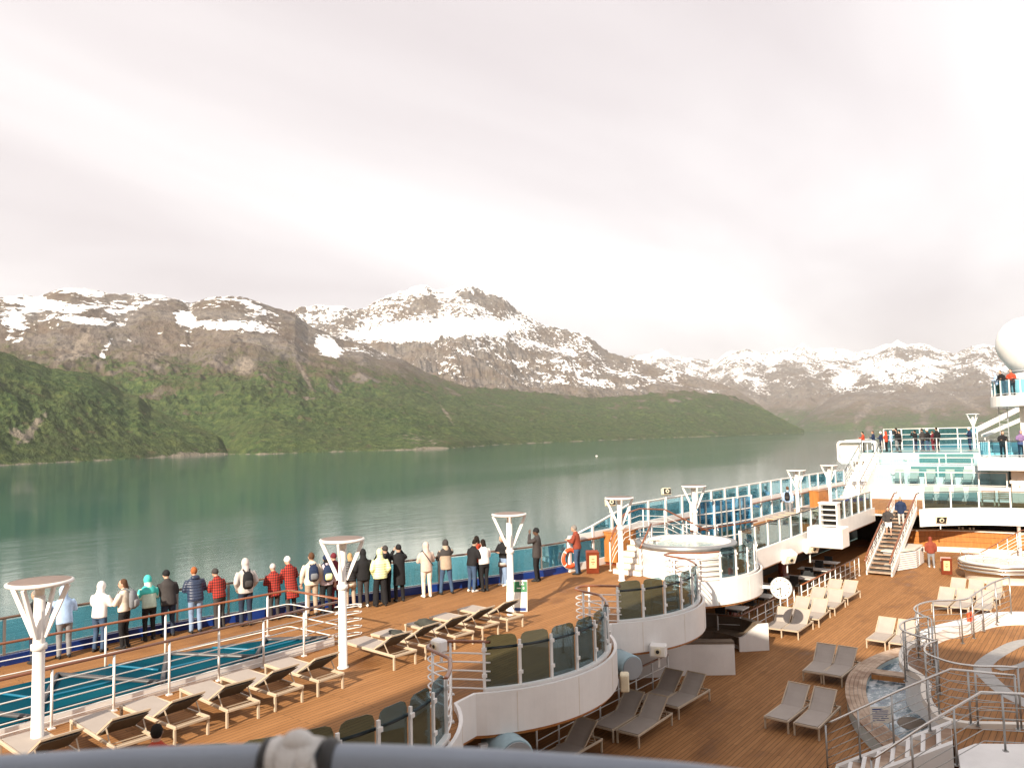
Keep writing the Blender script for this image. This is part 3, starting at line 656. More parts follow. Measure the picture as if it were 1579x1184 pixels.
kb = MB(); kb.wall([(-4, SY0+0.10), (12.6, SY0+0.08)], 0.004, 0.20, 0.08); kb.build('kerb', 'white_paint', sk)
far = [(-4, 18.3), (0, 18.32), (3, 18.3), (6, 18.2), (8.5, 17.95), (10.5, 17.45), (12.0, 16.6), (12.55, 15.98)]
kb = MB(); kb.wall(far, 0.004, 0.24, -0.12); kb.build('rim', 'skylight_bar', sk)
nx_ = [-3.8, -1.4, 1.0, 3.4, 5.8, 8.2, 10.4, 12.4]; fx_ = [(-2.6, 18.15), (-0.2, 18.17), (2.2, 18.15), (4.6, 18.1), (7.0, 17.98), (9.2, 17.6), (11.3, 16.85)]
def zg(x, y): return 0.21+0.05*(y-15.85)
tri = []
for i in range(7):
    tri.append(((nx_[i], 15.87), (nx_[i+1], 15.87), fx_[i]))
    if i < 6: tri.append((fx_[i], (nx_[i+1], 15.87), fx_[i+1]))
for a, b_, c_ in tri:
    pts = []; n_ = 5; idx = {}
    for u in range(n_+1):
        for w_ in range(n_+1-u):
            x = a[0]+(b_[0]-a[0])*u/n_+(c_[0]-a[0])*w_/n_; y = a[1]+(b_[1]-a[1])*u/n_+(c_[1]-a[1])*w_/n_
            idx[(u, w_)] = len(pts); pts.append((x, y, zg(x, y)))
    fs = []
    for u in range(n_):
        for w_ in range(n_-u):
            fs.append((idx[(u, w_)], idx[(u+1, w_)], idx[(u, w_+1)]))
            if u+w_ < n_-1: fs.append((idx[(u+1, w_)], idx[(u+1, w_+1)], idx[(u, w_+1)]))
    mesh_obj('glass_pane', pts, fs, 'skylight_glass', sk)
    for p_, q_, mt, w_ in ((b_, c_, 'skylight_bar', 0.11),):
        MB().tube([(p_[0]+(q_[0]-p_[0])*k/8, p_[1]+(q_[1]-p_[1])*k/8, zg(0, p_[1]+(q_[1]-p_[1])*k/8)+0.02) for k in range(9)], w_/2, 6).build('bar', mt, sk)
    mx_, my_ = (a[0]*0.55+c_[0]*0.45), (a[1]*0.55+c_[1]*0.45); ex_, ey_ = (b_[0]*0.6+c_[0]*0.4), (b_[1]*0.6+c_[1]*0.4)
    MB().tube([(mx_+(ex_-mx_)*k/6*0.9, my_+(ey_-my_)*k/6*0.9, zg(0, my_+(ey_-my_)*k/6*0.9)+0.012) for k in range(7)], 0.03, 5).build('glazing_strip', 'skylight_stripe', sk)
# the starboard gallery, the mirror of the port one, closes the pool well on the far side
sb = MB(); sb.prism([(-2, -8.5), (50, -8.5), (50, -16.5), (-2, -16.5)], -0.22, 0.0); tag(sb.build('starboard_deck', 'teak_deck'), kind='structure')
sb = MB(); sb.wall([(-2, -8.4), (50, -8.4)], -0.95, 0.13, -0.07); tag(sb.build('starboard_fascia', 'white_paint'), kind='structure')
# ================================================================ deck furniture
def rotm(rx=0, ry=0, rz=0): return Matrix.Rotation(rz, 3, 'Z')@Matrix.Rotation(ry, 3, 'Y')@Matrix.Rotation(rx, 3, 'X')
# ---- lamps
def lamp(loc, label):
    r = empty('deck_lamp', loc, 0, label, 'lamp', 'white funnel lamps along the port deck')
    MB().lathe([(0.0, 0), (0.13, 0), (0.13, 0.03), (0.098, 0.04), (0.092, 1.9), (0.085, 2.66), (0.0, 2.68)], n=16).build('pole', 'white_paint', r)
    MB().lathe([(0.094, 1.76), (0.125, 1.77), (0.125, 1.86), (0.094, 1.87)], n=16).build('collar', 'white_paint', r)
    for k in range(4):
        a = math.radians(40+90*k); c_, s_ = math.cos(a), math.sin(a)
        MB().beam((0.09*c_, 0.09*s_, 1.98), (0.47*c_, 0.47*s_, 2.84), 0.05, 0.075).build('strut', 'white_paint', r)
    MB().lathe([(0, 2.84), (0.45, 2.84), (0.50, 2.855), (0.515, 2.88), (0.505, 2.905), (0.47, 2.915)], n=32).build('canopy_rim', 'white_paint', r)
    MB().lathe([(0.475, 2.912), (0.30, 2.925), (0.0, 2.93)], n=32).build('canopy_top', 'lamp_top', r)
    MB().lathe([(0.0, 2.66), (0.07, 2.66), (0.075, 2.80), (0.0, 2.82)], n=12).build('lamp_glass', 'paper', r)
    return r
for x, y, lab in ((5.35, 14.5, 'nearest funnel lamp, at the left edge in front of the skylight'), (11.5, 14.12, 'funnel lamp at the corner of the skylight railing'), (17.6, 14.07, 'funnel lamp with a green sign leaning at its foot'),
                  (23.7, 13.95, 'funnel lamp beside the hot tub steps'), (29.9, 14.0, 'funnel lamp behind the hot tub'), (42.9, 14.0, 'funnel lamp near the walker with the black backpack'),
                  (49.0, 14.0, 'funnel lamp behind the orange cabinet'), (55.5, 14.0, 'funnel lamp at the foot of the far white stairs')):
    lamp((x, y, 0), lab)
o = lamp((74, 9.4, 3.15), 'small funnel lamp on the far top deck')
# ---- loungers: local x across, y from head (0) to foot (1.95)
def lounger(back_deg):
    r = empty('sun_lounger')
    W_, Ln, Hh = 0.66, 1.95, 0.34
    for x in (0.02, W_-0.02): MB().bbox((x, Ln/2, Hh-0.03), (0.04, Ln, 0.06), 0.008).build('side_rail', 'frame_cream', r)
    for y in (0.02, Ln-0.02): MB().bbox((W_/2, y, Hh-0.03), (W_-0.085, 0.04, 0.05), 0.008).build('cross_bar', 'frame_cream', r)
    for x in (0.02, W_-0.02):
        for y in (0.05, Ln-0.05): MB().bbox((x, y, (Hh-0.062)/2), (0.045, 0.045, Hh-0.062), 0.006).build('leg', 'frame_cream', r)
    hy = 0.78; a = math.radians(back_deg); bl = 0.74
    s_ = MB(); n_ = 8
    for i in range(n_):
        y0 = hy+0.01+(Ln-0.05-hy)*i/n_; y1 = hy+0.01+(Ln-0.05-hy)*(i+1)/n_
        d0 = -0.018*math.sin(math.pi*i/n_); d1 = -0.018*math.sin(math.pi*(i+1)/n_)
        vs = [(0.045, y0, Hh+0.012+d0), (W_-0.045, y0, Hh+0.012+d0), (W_-0.045, y1, Hh+0.012+d1), (0.045, y1, Hh+0.012+d1)]; vs += [(x, y, z-0.012) for x, y, z in vs]
        s_.add(vs, [(0, 1, 2, 3), (7, 6, 5, 4), (0, 4, 5, 1), (2, 6, 7, 3), (1, 5, 6, 2), (3, 7, 4, 0)])
    s_.build('seat', 'sling', r)
    def bp(u, off=0.0): return (hy-math.cos(a)*u+math.sin(a)*-off, Hh+0.01+math.sin(a)*u+math.cos(a)*-off)
    bk = MB(); n_ = 6
    for i in range(n_):
        u0, u1 = bl*i/n_, bl*(i+1)/n_; g0 = 0.03*math.sin(math.pi*i/n_); g1 = 0.03*math.sin(math.pi*(i+1)/n_)
        (ya, za_), (yb, zb_) = bp(u0, g0), bp(u1, g1)
        vs = [(0.035, ya, za_), (W_-0.035, ya, za_), (W_-0.035, yb, zb_), (0.035, yb, zb_)]; vs += [(x, y+math.sin(a)*0.012, z-math.cos(a)*0.012) for x, y, z in vs]
        bk.add(vs, [(3, 2, 1, 0), (4, 5, 6, 7), (0, 1, 5, 4), (3, 7, 6, 2), (1, 2, 6, 5), (0, 4, 7, 3)])
    back = bk.build('backrest', 'sling', r)
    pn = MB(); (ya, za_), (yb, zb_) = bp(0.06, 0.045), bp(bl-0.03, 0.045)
    pn.beam((W_/2, ya, za_), (W_/2, yb, zb_), W_-0.08, 0.006, (0, 0, 1)); pn.build('back_shade', 'sling_shade', back)  # added dark sheet, paints the shade on the backrest's underside
    for x in (0.035, W_-0.035):
        (ya, za_), (yb, zb_) = bp(0, 0.0), bp(bl, 0.0)
        MB().beam((x, ya, za_), (x, yb, zb_), 0.028, 0.03).build('back_bar', 'frame_cream', back)
        (ym, zm) = bp(bl*0.55, 0.03); MB().beam((x, ym, zm), (x, ym-0.17, Hh-0.03), 0.02, 0.012).build('strut', 'frame_cream', r)
    (yb, zb_) = bp(bl, 0.0); MB().beam((0.02, yb, zb_), (W_-0.02, yb, zb_), 0.03, 0.03).build('head_bar', 'frame_cream', back)
    for y in (0.18, 0.30): MB().beam((0.03, y, Hh-0.05), (W_-0.03, y, Hh-0.05), 0.02, 0.015).build('rear_slat', 'frame_cream', r)
    return r
LA = lounger(31); LB = lounger(38); used = {'A': False, 'B': False}
def put_lounger(k, x, y, z, rz, label, group):
    src = LA if k == 'A' else LB
    o = src if not used[k] else copy_tree(src)
    used[k] = True; o.location = (x, y, z); o.rotation_euler = (0, 0, rz); tag(o, label, 'sun lounger', group); return o
G1 = 'loungers in a row beside the skylight'
for i, (x, lab) in enumerate(((4.85, 'taupe lounger half hidden by the nearest lamp pole'), (5.9, 'first taupe lounger right of the nearest lamp'), (6.92, 'second taupe lounger right of the nearest lamp'), (7.9, 'third taupe lounger right of the nearest lamp'), (8.92, 'fourth taupe lounger right of the nearest lamp'), (9.92, 'taupe lounger just left of the lamp at the skylight corner'))):
    put_lounger('A', x, 12.95, 0, math.radians(random.uniform(-4.5, 4.5)), lab, G1)
G2 = 'loungers between the second and third lamp'
for x, lab in ((12.0, 'empty taupe lounger right of the lamp at the skylight corner'), (13.0, 'taupe lounger with a small black garment on it'), (14.0, 'taupe lounger with a dark bag lying on it'), (15.05, 'taupe lounger behind the one with the dark bag'), (16.05, 'taupe lounger beside the lamp with the green sign')):
    put_lounger('A', x, 12.95, 0, math.radians(random.uniform(-4.5, 4.5)), lab, G2)
G3 = 'loungers on the lower pool deck'; Q = math.pi/2
for x, y, lab in ((20.55, 7.14, 'shaded lounger nearest the viewer left of the pool, left of its pair'), (20.55, 6.42, 'shaded lounger nearest the viewer left of the pool, right of its pair'), (25.1, 7.7, 'left lounger of the pair straddling the shadow edge'), (25.1, 7.02, 'right lounger of the pair straddling the shadow edge'),
                  (30.0, 6.88, 'left lounger of the sunlit pair behind the pool coping'), (30.0, 6.2, 'right lounger of the sunlit pair behind the pool coping'),
                  (29.7, 10.62, 'left lounger of the pair beside the brown sofa'), (29.75, 9.93, 'right lounger beside the brown sofa, with the round clock shadow on it'), (32.0, 10.62, 'left lounger of the second pair along the white rail'), (32.05, 9.93, 'right lounger of the second pair along the white rail'),
                  (34.3, 10.62, 'left lounger of the third pair along the white rail'), (34.35, 9.93, 'right lounger of the third pair along the white rail'), (36.6, 10.55, 'left lounger of the pair nearest the wooden stair'), (36.7, 9.88, 'right lounger of the pair nearest the wooden stair'),
                  (37.2, 5.98, 'front left lounger of the sunlit group before the hot tub'), (37.2, 5.28, 'front middle lounger of the sunlit group before the hot tub'), (37.4, 4.58, 'front right lounger of the sunlit group before the hot tub'), (39.8, 5.9, 'rear left lounger of the sunlit group before the hot tub'), (39.9, 5.2, 'rear middle lounger of the sunlit group before the hot tub'), (40.0, 4.5, 'rear right lounger of the sunlit group before the hot tub'),
                  (17.45, 10.66, 'left shaded lounger of the pair under the glass balcony'), (17.5, 9.97, 'right shaded lounger of the pair under the glass balcony'), (19.75, 10.6, 'left shaded lounger beside the white curved wall'), (19.85, 9.92, 'right shaded lounger beside the white curved wall'), (14.9, 10.6, 'shaded lounger mostly hidden below the glass balcony')):
    put_lounger('B', x+1.95, y, LOW, Q+math.radians(random.uniform(-3, 3)), lab, G3)
# things left on the loungers
def lump(name, c, d, mat, label, cat, seed):
    rs = np.random.RandomState(seed); bm = bmesh.new(); bmesh.ops.create_icosphere(bm, subdivisions=3, radius=1)
    ph_ = rs.uniform(0, 6, 6)
    for v_ in bm.verts:
        p = v_.co; k = 1+0.16*math.sin(4*p.x+ph_[0])*math.cos(3*p.y+ph_[1])+0.10*math.sin(7*p.y+5*p.z+ph_[2])
        v_.co = Vector((c[0]+p.x*d[0]*k, c[1]+p.y*d[1]*k, c[2]+max(p.z*k, -0.55)*d[2]))
    me = bpy.data.meshes.new(name); bm.to_mesh(me); bm.free(); me.materials.append(MATS[mat]); me.polygons.foreach_set('use_smooth', [True]*len(me.polygons))
    return tag(link(bpy.data.objects.new(name, me)), label, cat)
simple('bag_dark', (0.035, 0.037, 0.03), 0.8, var=0.4, scale=5, bmp=0.4)
lump('garment', (13.35, 14.35, 0.375), (0.14, 0.20, 0.05), 'bag_dark', 'small crumpled black garment on a taupe lounger', 'garment', 1)
lump('bag', (14.35, 14.3, 0.40), (0.20, 0.38, 0.11), 'bag_dark', 'dark olive bag lying on a taupe lounger', 'bag', 2)
# ---- signs
def asign(loc, rz, label, s_=1.0):
    r = empty('folding_sign', loc, rz, label, 'sign', 'brown folding signs')
    for sgn in (-1, 1):
        M = rotm(rx=math.radians(-14*sgn))
        p = MB(); p.bbox((0, sgn*0.13*s_, 0.42*s_), (0.46*s_, 0.035, 0.84*s_), 0.01, M=M)
        bd = p.build('board', 'sign_brown', r)
        if sgn == -1:
            q = MB(); q.bbox(Vector((0, -0.13*s_, 0.44*s_))+M@Vector((0, -0.022, 0.02)), (0.27*s_, 0.012, 0.50*s_), 0.004, M=M); q.build('notice', 'sign_cream', bd)
            for z_, w_ in ((0.12, 0.10), (0.02, 0.14), (-0.05, 0.06)):
                q = MB(); q.box(Vector((0, -0.13*s_, 0.44*s_))+M@Vector((0, -0.0295, z_*s_)), (w_*s_, 0.003, 0.025*s_), M=M); q.build('print', 'sign_brown', bd)
    return r
asign((24.35, 15.55, 0), math.radians(-52), 'brown folding sign on the upper deck by the orange cabinet')
asign((46.9, 7.6, LOW), math.radians(-75), 'brown folding sign on the pool deck near the hot tub', 1.1)
r = empty('green_sign', (18.05, 14.2, 0), math.radians(-58), 'white board with green printed top leaning at the third lamp', 'sign')
M = rotm(rx=math.radians(-10))
MB().bbox((0, 0, 0.45), (0.62, 0.03, 0.90), 0.006, M=M).build('board', 'paper', r)
MB().box(M@Vector((0, 0, 0.27))+Vector((0, -0.018, 0.44)), (0.60, 0.006, 0.30), M=M).build('green_panel', 'sign_green', r)
def gl(x, z, w, h):
    MB().box(Vector((0, 0, 0.45))+M@Vector((x, -0.0235, z)), (w, 0.003, h), M=M).build('print', 'paper', r)
for x, z, w, h in ((-0.22, 0.33, 0.03, 0.16), (-0.16, 0.38, 0.10, 0.03), (-0.16, 0.31, 0.08, 0.03), (-0.17, 0.25, 0.08, 0.03), (0.10, 0.36, 0.03, 0.12), (0.17, 0.33, 0.09, 0.03), (0.17, 0.38, 0.03, 0.10), (0.06, 0.22, 0.12, 0.03), (0.20, 0.22, 0.04, 0.06)): gl(x, z, w, h)
MB().box(Vector((0.06, 0, 0.45))+M@Vector((0, -0.018, -0.38)), (0.42, 0.006, 0.09), M=M).build('blue_strip', 'blue_paint', r)
# ---- lifebuoy, cabinets, floodlights
def torus(R_, r_, n=28, m_=10):
    return [(R_*math.cos(2*math.pi*i/n), 0, R_*math.sin(2*math.pi*i/n)) for i in range(n)], r_, m_
r = empty('lifebuoy', (24.15, 16.42, 0.52), math.radians(-20), 'orange lifebuoy with white bands hanging on the port railing', 'lifebuoy')
pts, r_, m_ = torus(0.31, 0.075)
MB().tube(pts, r_, m_, closed=True).build('ring', 'orange_ring', r)
for k in range(4):
    a = math.pi/4+k*math.pi/2
    MB().tube([(0.31*math.cos(a+j*0.09), 0, 0.31*math.sin(a+j*0.09)) for j in (-1, 0, 1)], 0.079, 10).build('band', 'paper', r)
MB().tube([(0.40*math.cos(i*math.pi/12), -0.02*(i % 6 > 2), 0.40*math.sin(i*math.pi/12)) for i in range(24)], 0.01, 5, closed=True).build('grab_rope', 'rope_white', r)
def cabinet(loc, rz, d, label):
    r = empty('cabinet', loc, rz, label, 'cabinet', 'varnished teak cabinets by the windbreak')
    w_, dp, h = d
    MB().bbox((0, 0, h/2+0.05), (w_, dp, h-0.1), 0.01).build('carcass', 'teak_panel', r)
    MB().bbox((0, 0, h+0.02), (w_+0.06, dp+0.06, 0.04), 0.01).build('top', 'teak_panel', r)
    MB().box((0, 0, 0.03), (w_-0.06, dp-0.06, 0.06)).build('plinth', 'sign_brown', r)
    for s_ in (-1, 1):
        dr = MB().bbox((s_*w_/4, -dp/2-0.012, h/2+0.05), (w_/2-0.03, 0.02, h-0.2), 0.006).build('door', 'teak_panel', r)
        MB().bbox((s_*0.05, -dp/2-0.03, h*0.62), (0.02, 0.02, 0.10), 0.004).build('handle', 'steel', dr)
    return r
cabinet((26.9, 15.85, 0), math.radians(-8), (1.3, 0.6, 1.25), 'orange teak cabinet under the start of the windbreak')
cabinet((51.2, 15.3, 0), math.radians(-10), (1.5, 0.6, 1.15), 'orange teak cabinet on the far gallery walkway')
def flood(name, loc, rz, label, mat='yellowed', s_=1.0, tilt=-12):
    r = empty(name, loc, rz, label, 'floodlight', 'white floodlights mounted around the deck'); M = rotm(rx=math.radians(tilt))
    MB().bbox((0, 0, 0), (0.40*s_, 0.26*s_, 0.30*s_), 0.03, M=M).build('housing', mat, r)
    MB().bbox(M@Vector((0, -0.135*s_, 0)), (0.34*s_, 0.02, 0.24*s_), 0.008, M=M).build('face', 'black_plastic' if mat == 'yellowed' else 'paper', r)
    q = MB(); q.tube([M@Vector((0, -0.142*s_, 0)), M@Vector((0, -0.165*s_, 0))], 0.085*s_, 16); q.build('lens', 'yellowed', r)
    q = MB(); q.tube([M@Vector((0, -0.166*s_, 0)), M@Vector((0, -0.178*s_, 0))], 0.045*s_, 12); q.build('lens_core', 'black_plastic', r)
    MB().beam((0, 0.05, -0.15*s_), (0, 0.05, -0.42*s_), 0.04, 0.05).build('bracket', 'white_paint', r)
    return r
flood('floodlight', (26.9, 16.25, 2.38), math.radians(-40), 'boxy floodlight at the low end of the windbreak')
flood('floodlight', (31.6, 16.15, 2.48), math.radians(-40), 'boxy floodlight on top of the windbreak behind the hot tub')
flood('floodlight', (34.9, 11.95, -0.55), math.radians(-30), 'white floodlight under the gallery edge nearest the clock', 'white_paint', 1.7, 25)
flood('floodlight', (38.0, 11.9, -0.45), math.radians(-30), 'white floodlight under the gallery edge near the louvred stand', 'white_paint', 1.9, 25)
flood('floodlight', (52.9, 8.75, -0.45), math.radians(-60), 'yellowish floodlight on the white fascia above the bar', 'yellowed', 1.6, 25)
flood('floodlight', (18.7, 9.95, -0.62), math.radians(-70), 'white box light on the fascia of the second glass balcony', 'white_paint', 1.1, 0)
flood('floodlight', (11.25, 10.85, 1.05), math.radians(-100), 'white box light on the pipe railing left of the balcony above the blue loudspeaker', 'white_paint', 0.8, 0)
# ---- clock on the hot tub balcony
cc = Vector((27.75, 9.78, -0.50)); r = wroot('deck_clock', cc, 'round white clock on a bracket below the hot tub balcony', 'clock')
nrm = Vector((-0.90, -0.30, 0.12)).normalized(); upc = (Vector((0, 0, 1))-nrm*nrm.z).normalized(); rtc = upc.cross(nrm)
def cp(u, v_, w_): return cc+rtc*u+upc*v_+nrm*w_
CRm = 0.37
MB().tube([cp(0, 0, -0.08), cp(0, 0, 0.0)], CRm, 32).build('case', 'white_paint', r)
fc_ = MB().tube([cp(0, 0, 0.001), cp(0, 0, 0.006)], CRm-0.03, 32).build('face', 'paper', r)
MB().tube([cp(CRm*math.cos(k*math.pi/18), CRm*math.sin(k*math.pi/18), 0.005) for k in range(36)], 0.018, 6, closed=True).build('bezel', 'dull_metal', r)
for k in range(12):
    a = k*math.pi/6; MB().beam(cp(0.25*math.sin(a), 0.25*math.cos(a), 0.009), cp(0.315*math.sin(a), 0.315*math.cos(a), 0.009), 0.036, 0.004, nrm).build('hour_mark', 'black_plastic', fc_)
for a, l, w_ in ((math.radians(252), 0.17, 0.045), (math.radians(192), 0.27, 0.034)):
    MB().beam(cp(0, 0, 0.014), cp(l*math.sin(a), l*math.cos(a), 0.014), w_, 0.004, nrm).build('hand', 'black_plastic', r)
MB().beam(cp(-CRm+0.02, 0.02, -0.04), cp(-0.85, 0.02, -0.04), 0.10, 0.10).build('bracket', 'white_paint', r)
# ---- loudspeakers under the balconies
def barrel(loc, rz, label, s_=1.0):
    r = empty('loudspeaker', loc, rz, label, 'loudspeaker', 'blue grey barrel loudspeakers under the balconies')
    q = MB(); q.tube([(-0.55*s_, 0, 0), (-0.50*s_, 0, 0), (0.40*s_, 0, 0), (0.5*s_, 0, 0)], [0.36*s_, 0.39*s_, 0.36*s_, 0.30*s_], 24); q.build('body', 'speaker_blue', r)
    q = MB(); q.tube([(-0.56*s_, 0, 0), (-0.60*s_, 0, 0)], 0.34*s_, 24); q.build('grille', 'grey_paint', r)
    MB().bbox((0.1, 0.36*s_, 0.1), (0.14, 0.3, 0.10), 0.01).build('bracket', 'white_paint', r)
    return r
barrel((12.15, 9.95, -1.05), math.radians(62), 'blue grey barrel loudspeaker beside the nearest white fascia', 1.0)
barrel((17.55, 10.35, -0.75), math.radians(60), 'blue grey barrel loudspeaker between the two glass balconies', 0.8)
MB_ = MB(); MB_.bbox((16.55, 9.75, -0.85), (0.30, 0.22, 0.42), 0.03, rz=math.radians(30)); tag(MB_.build('junction_box', 'yellowed'), 'small cream box on the end of the white fascia', 'box')
# ================================================================ hot tub balcony
TC = (26.35, 12.75); TR = 1.78
r = wroot('hot_tub', (TC[0], TC[1], 0), 'raised white hot tub with steel rim on the glass balcony', 'hot tub', 'round hot tubs')
MB().lathe([(TR, 0.002), (TR, 0.62), (TR+0.02, 0.64), (TR+0.02, 1.0)], (*TC, 0), 48).build('drum', 'white_paint', r)
MB().lathe([(TR+0.03, 0.98), (TR+0.06, 1.0), (TR+0.06, 1.13), (TR+0.03, 1.16), (TR-0.16, 1.16)], (*TC, 0), 48).build('steel_rim', 'dull_metal', r)
MB().lathe([(TR-0.16, 1.16), (TR-0.34, 1.14), (TR-0.42, 0.98), (TR-0.44, 0.7)], (*TC, 0), 48).build('inner_lip', 'paper', r)
MB().lathe([(TR-0.425, 1.03), (0.5, 1.035), (0.0, 1.035)], (*TC, 0), 40).build('water', 'tub_water', r)
pth = arc(TC, TR-0.08, -20, 140, 26); gr = MB()
gr.tube([(x, y, 1.55) for x, y in pth], 0.02, 8); g_ = gr.build('grab_rail', 'steel', r)
for x, y in pth[::5]: MB().tube([(x, y, 1.15), (x, y, 1.55)], 0.016, 6).build('rail_post', 'steel', r)
# steps up to the tub
r = wroot('tub_steps', (25.0, 14.4, 0), 'white steps with tan treads up to the raised hot tub', 'steps')
for k in range(6):
    x0 = 24.75+0.27*k; MB().bbox((x0+0.75-0.135*k/2, 14.62, 0.095+0.19*k), (1.5, 1.15, 0.18), 0.008).build('step', 'white_paint', r) if False else None
    MB().box((x0+0.8, 14.35, 0.085+0.18*k), (1.6, 1.15, 0.17)).build('riser_block', 'white_paint', r)
    MB().bbox((x0+0.14, 14.35, 0.177+0.18*k), (0.30, 1.13, 0.022), 0.006).build('tread', 'frame_cream', r)
railing('step_railing', 'curved wooden handrail with white pipes beside the hot tub steps', 'railing', [(24.7, 15.0, 0.1), (25.1, 15.05, 0.45), (26.0, 15.1, 1.0), (27.2, 15.1, 1.1), (28.2, 14.5, 1.0), (28.9, 13.6, 0.4), (29.2, 13.1, 0.1)], 1.05, 4, 1.0, 'varnish', 0.085, 0.06, 0.024, 0.013)
railing('step_railing', 'wooden handrail on the near side of the hot tub steps', 'railing', [(24.65, 13.72, 0.05), (25.05, 13.72, 0.40), (25.6, 13.74, 0.85)], 0.95, 3, 0.6, 'varnish', 0.07, 0.06, 0.022, 0.013)
# glazed shelter behind the tub
r = wroot('glass_shelter', (29.8, 13.3, 0), 'blue glazed screen with dark and white posts behind the hot tub', 'screen')
SP = [(30.2, 14.3), (31.6, 13.9), (33.0, 13.6), (34.6, 13.4)]
for i, (x, y) in enumerate(SP):
    MB().box((x, y, 1.1), (0.09, 0.09, 2.2)).build('post', 'white_paint', r)
    if i < 3:
        x2, y2 = SP[i+1]
        for f_ in (0.35, 0.62): MB().box((x+(x2-x)*f_, y+(y2-y)*f_, 1.06), (0.07, 0.07, 2.1)).build('mullion', 'dull_metal', r)
        for z in (0.55, 1.1, 1.62, 2.18): MB().beam((x, y, z), (x2, y2, z), 0.04, 0.05).build('transom', 'white_paint', r)
        d = Vector((x2-x, y2-y, 0)).normalized()*0.06
        vs = [(x+d.x, y+d.y, 0.1), (x2-d.x, y2-d.y, 0.1), (x2-d.x, y2-d.y, 2.12), (x+d.x, y+d.y, 2.12)]; vs += [(a+0.006, b_+0.012, c_) for a, b_, c_ in vs]
        mesh_obj('glass_pane', vs, [(0, 1, 2, 3), (7, 6, 5, 4), (0, 4, 5, 1), (1, 5, 6, 2), (2, 6, 7, 3), (3, 7, 4, 0)], 'glass_deep', r)
MB().beam((30.0, 14.25, 1.0), (34.8, 13.25, 1.0), 0.10, 0.06).build('handrail', 'varnish', r)
# walkway: stacked loungers, blue towels
st = 0
for i, (x, y) in enumerate(((41.6, 14.7), (42.7, 14.7), (43.8, 14.75), (44.9, 14.75), (46.6, 14.8), (47.7, 14.8), (52.6, 14.6), (53.6, 14.6), (54.6, 14.55))):
    o = copy_tree(LA); o.location = (x, y-1.3, 0); o.rotation_euler = (0, 0, math.radians(random.uniform(-3, 3)))
    tag(o, ('tan lounger on the far gallery walkway, %s in the row from the hot tub' % ('first second third fourth fifth sixth seventh eighth ninth'.split()[i])), 'sun lounger', 'loungers on the far gallery walkway')
for i, (x, y, lab) in enumerate(((47.0, 14.0, 'folded blue towel on a tan walkway lounger'), (52.9, 13.9, 'left blue towel on the far walkway loungers'), (53.9, 13.9, 'middle blue towel on the far walkway loungers'), (54.9, 13.85, 'right blue towel on the far walkway loungers'))):
    lump('towel', (x, y, 0.40), (0.26, 0.55, 0.07), 'blue_towel', lab, 'towel', 20+i)
# louvred stand on a cantilevered white box
r = wroot('louvred_stand', (38.2, 11.4, 0), 'white stand with dark louvres on a box hung from the gallery', 'stand')
MB().bbox((38.2, 11.1, 0.02), (1.2, 1.6, 0.95), 0.04).build('box', 'white_paint', r)
for s_ in (-1, 1): MB().box((38.1, 10.95+s_*0.38, 1.05), (0.5, 0.06, 1.1)).build('side', 'white_paint', r)
MB().bbox((38.1, 10.95, 1.63), (0.56, 0.90, 0.06), 0.01).build('top', 'white_paint', r)
MB().box((38.28, 10.95, 1.05), (0.03, 0.695, 1.09)).build('back', 'black_plastic', r)
for k in range(5): MB().box((38.06, 10.95, 0.56+0.25*k), (0.38, 0.695, 0.035)).build('shelf', 'white_paint', r)
# ================================================================ under the gallery and the pool deck
railing('lower_railing', 'white railing with wooden cap behind the shaded loungers', 'railing', [(15.6, 11.75, LOW), (16.4, 11.75, LOW), (22.2, 11.5, LOW)], 1.0, 3, 0.95, 'varnish', 0.085, 0.05, 0.026, 0.014)
railing('lower_railing', 'white railing with wooden cap behind the sunlit lounger row', 'railing', [(27.9, 12.3, LOW), (28.2, 11.55, LOW), (34.2, 11.5, LOW)], 1.0, 3, 0.85, 'varnish', 0.085, 0.05, 0.026, 0.014)
railing('lower_railing', 'white railing with wooden cap leading to the wooden stair', 'railing', [(35.2, 11.5, LOW), (44.3, 11.35, LOW)], 1.0, 3, 0.85, 'varnish', 0.085, 0.05, 0.026, 0.014)
# curved white wall and the booth sofas
r = wroot('booth_wall', (24, 11.5, LOW), 'curved white wall with brown padded top by the shaded loungers', 'wall')
wp = [(22.6, 13.0), (23.2, 12.3), (23.9, 11.6), (24.4, 10.9), (24.75, 10.45), (25.3, 10.7), (25.6, 11.4)]
wp = [(v_.x, v_.y) for v_ in spline([(x, y, 0) for x, y in wp[:5]], 4)]
q = MB(); q.wall(wp, LOW+0.002, LOW+1.0, -0.30); q.build('panel', 'white_paint', r)
q = MB(); q.wall(offset(wp, 0.02), LOW+1.002, LOW+1.08, -0.34); q.build('padded_top', 'sofa_brown', r)
r = wroot('booth_sofa', (28, 11.5, LOW), 'curved brown sofa with white end panel under the balcony', 'sofa')
bc = (26.2, 12.1)
def ring_sector(m_, c_, r0, r1, z0, z1, a0, a1, n=14):
    p = arc(c_, r1, a0, a1, n)+list(reversed(arc(c_, r0, a0, a1, n))); m_.prism(p, z0, z1); return m_
for k in range(4):
    a0 = -43+k*26; ring_sector(MB(), bc, 1.35, 2.05, LOW+0.18, LOW+0.45, a0+0.4, a0+25.6, 6).build('seat_cushion', 'sofa_brown', r)
    ring_sector(MB(), bc, 2.07, 2.34, LOW+0.2, LOW+0.92, a0+0.4, a0+25.6, 6).build('back_cushion', 'sofa_brown', r)
ring_sector(MB(), bc, 1.42, 2.38, LOW+0.002, LOW+0.175, -43, 61, 16).build('base', 'white_paint', r)
ea = math.radians(-45.2); e0, e1 = 1.30, 2.42; vs = []
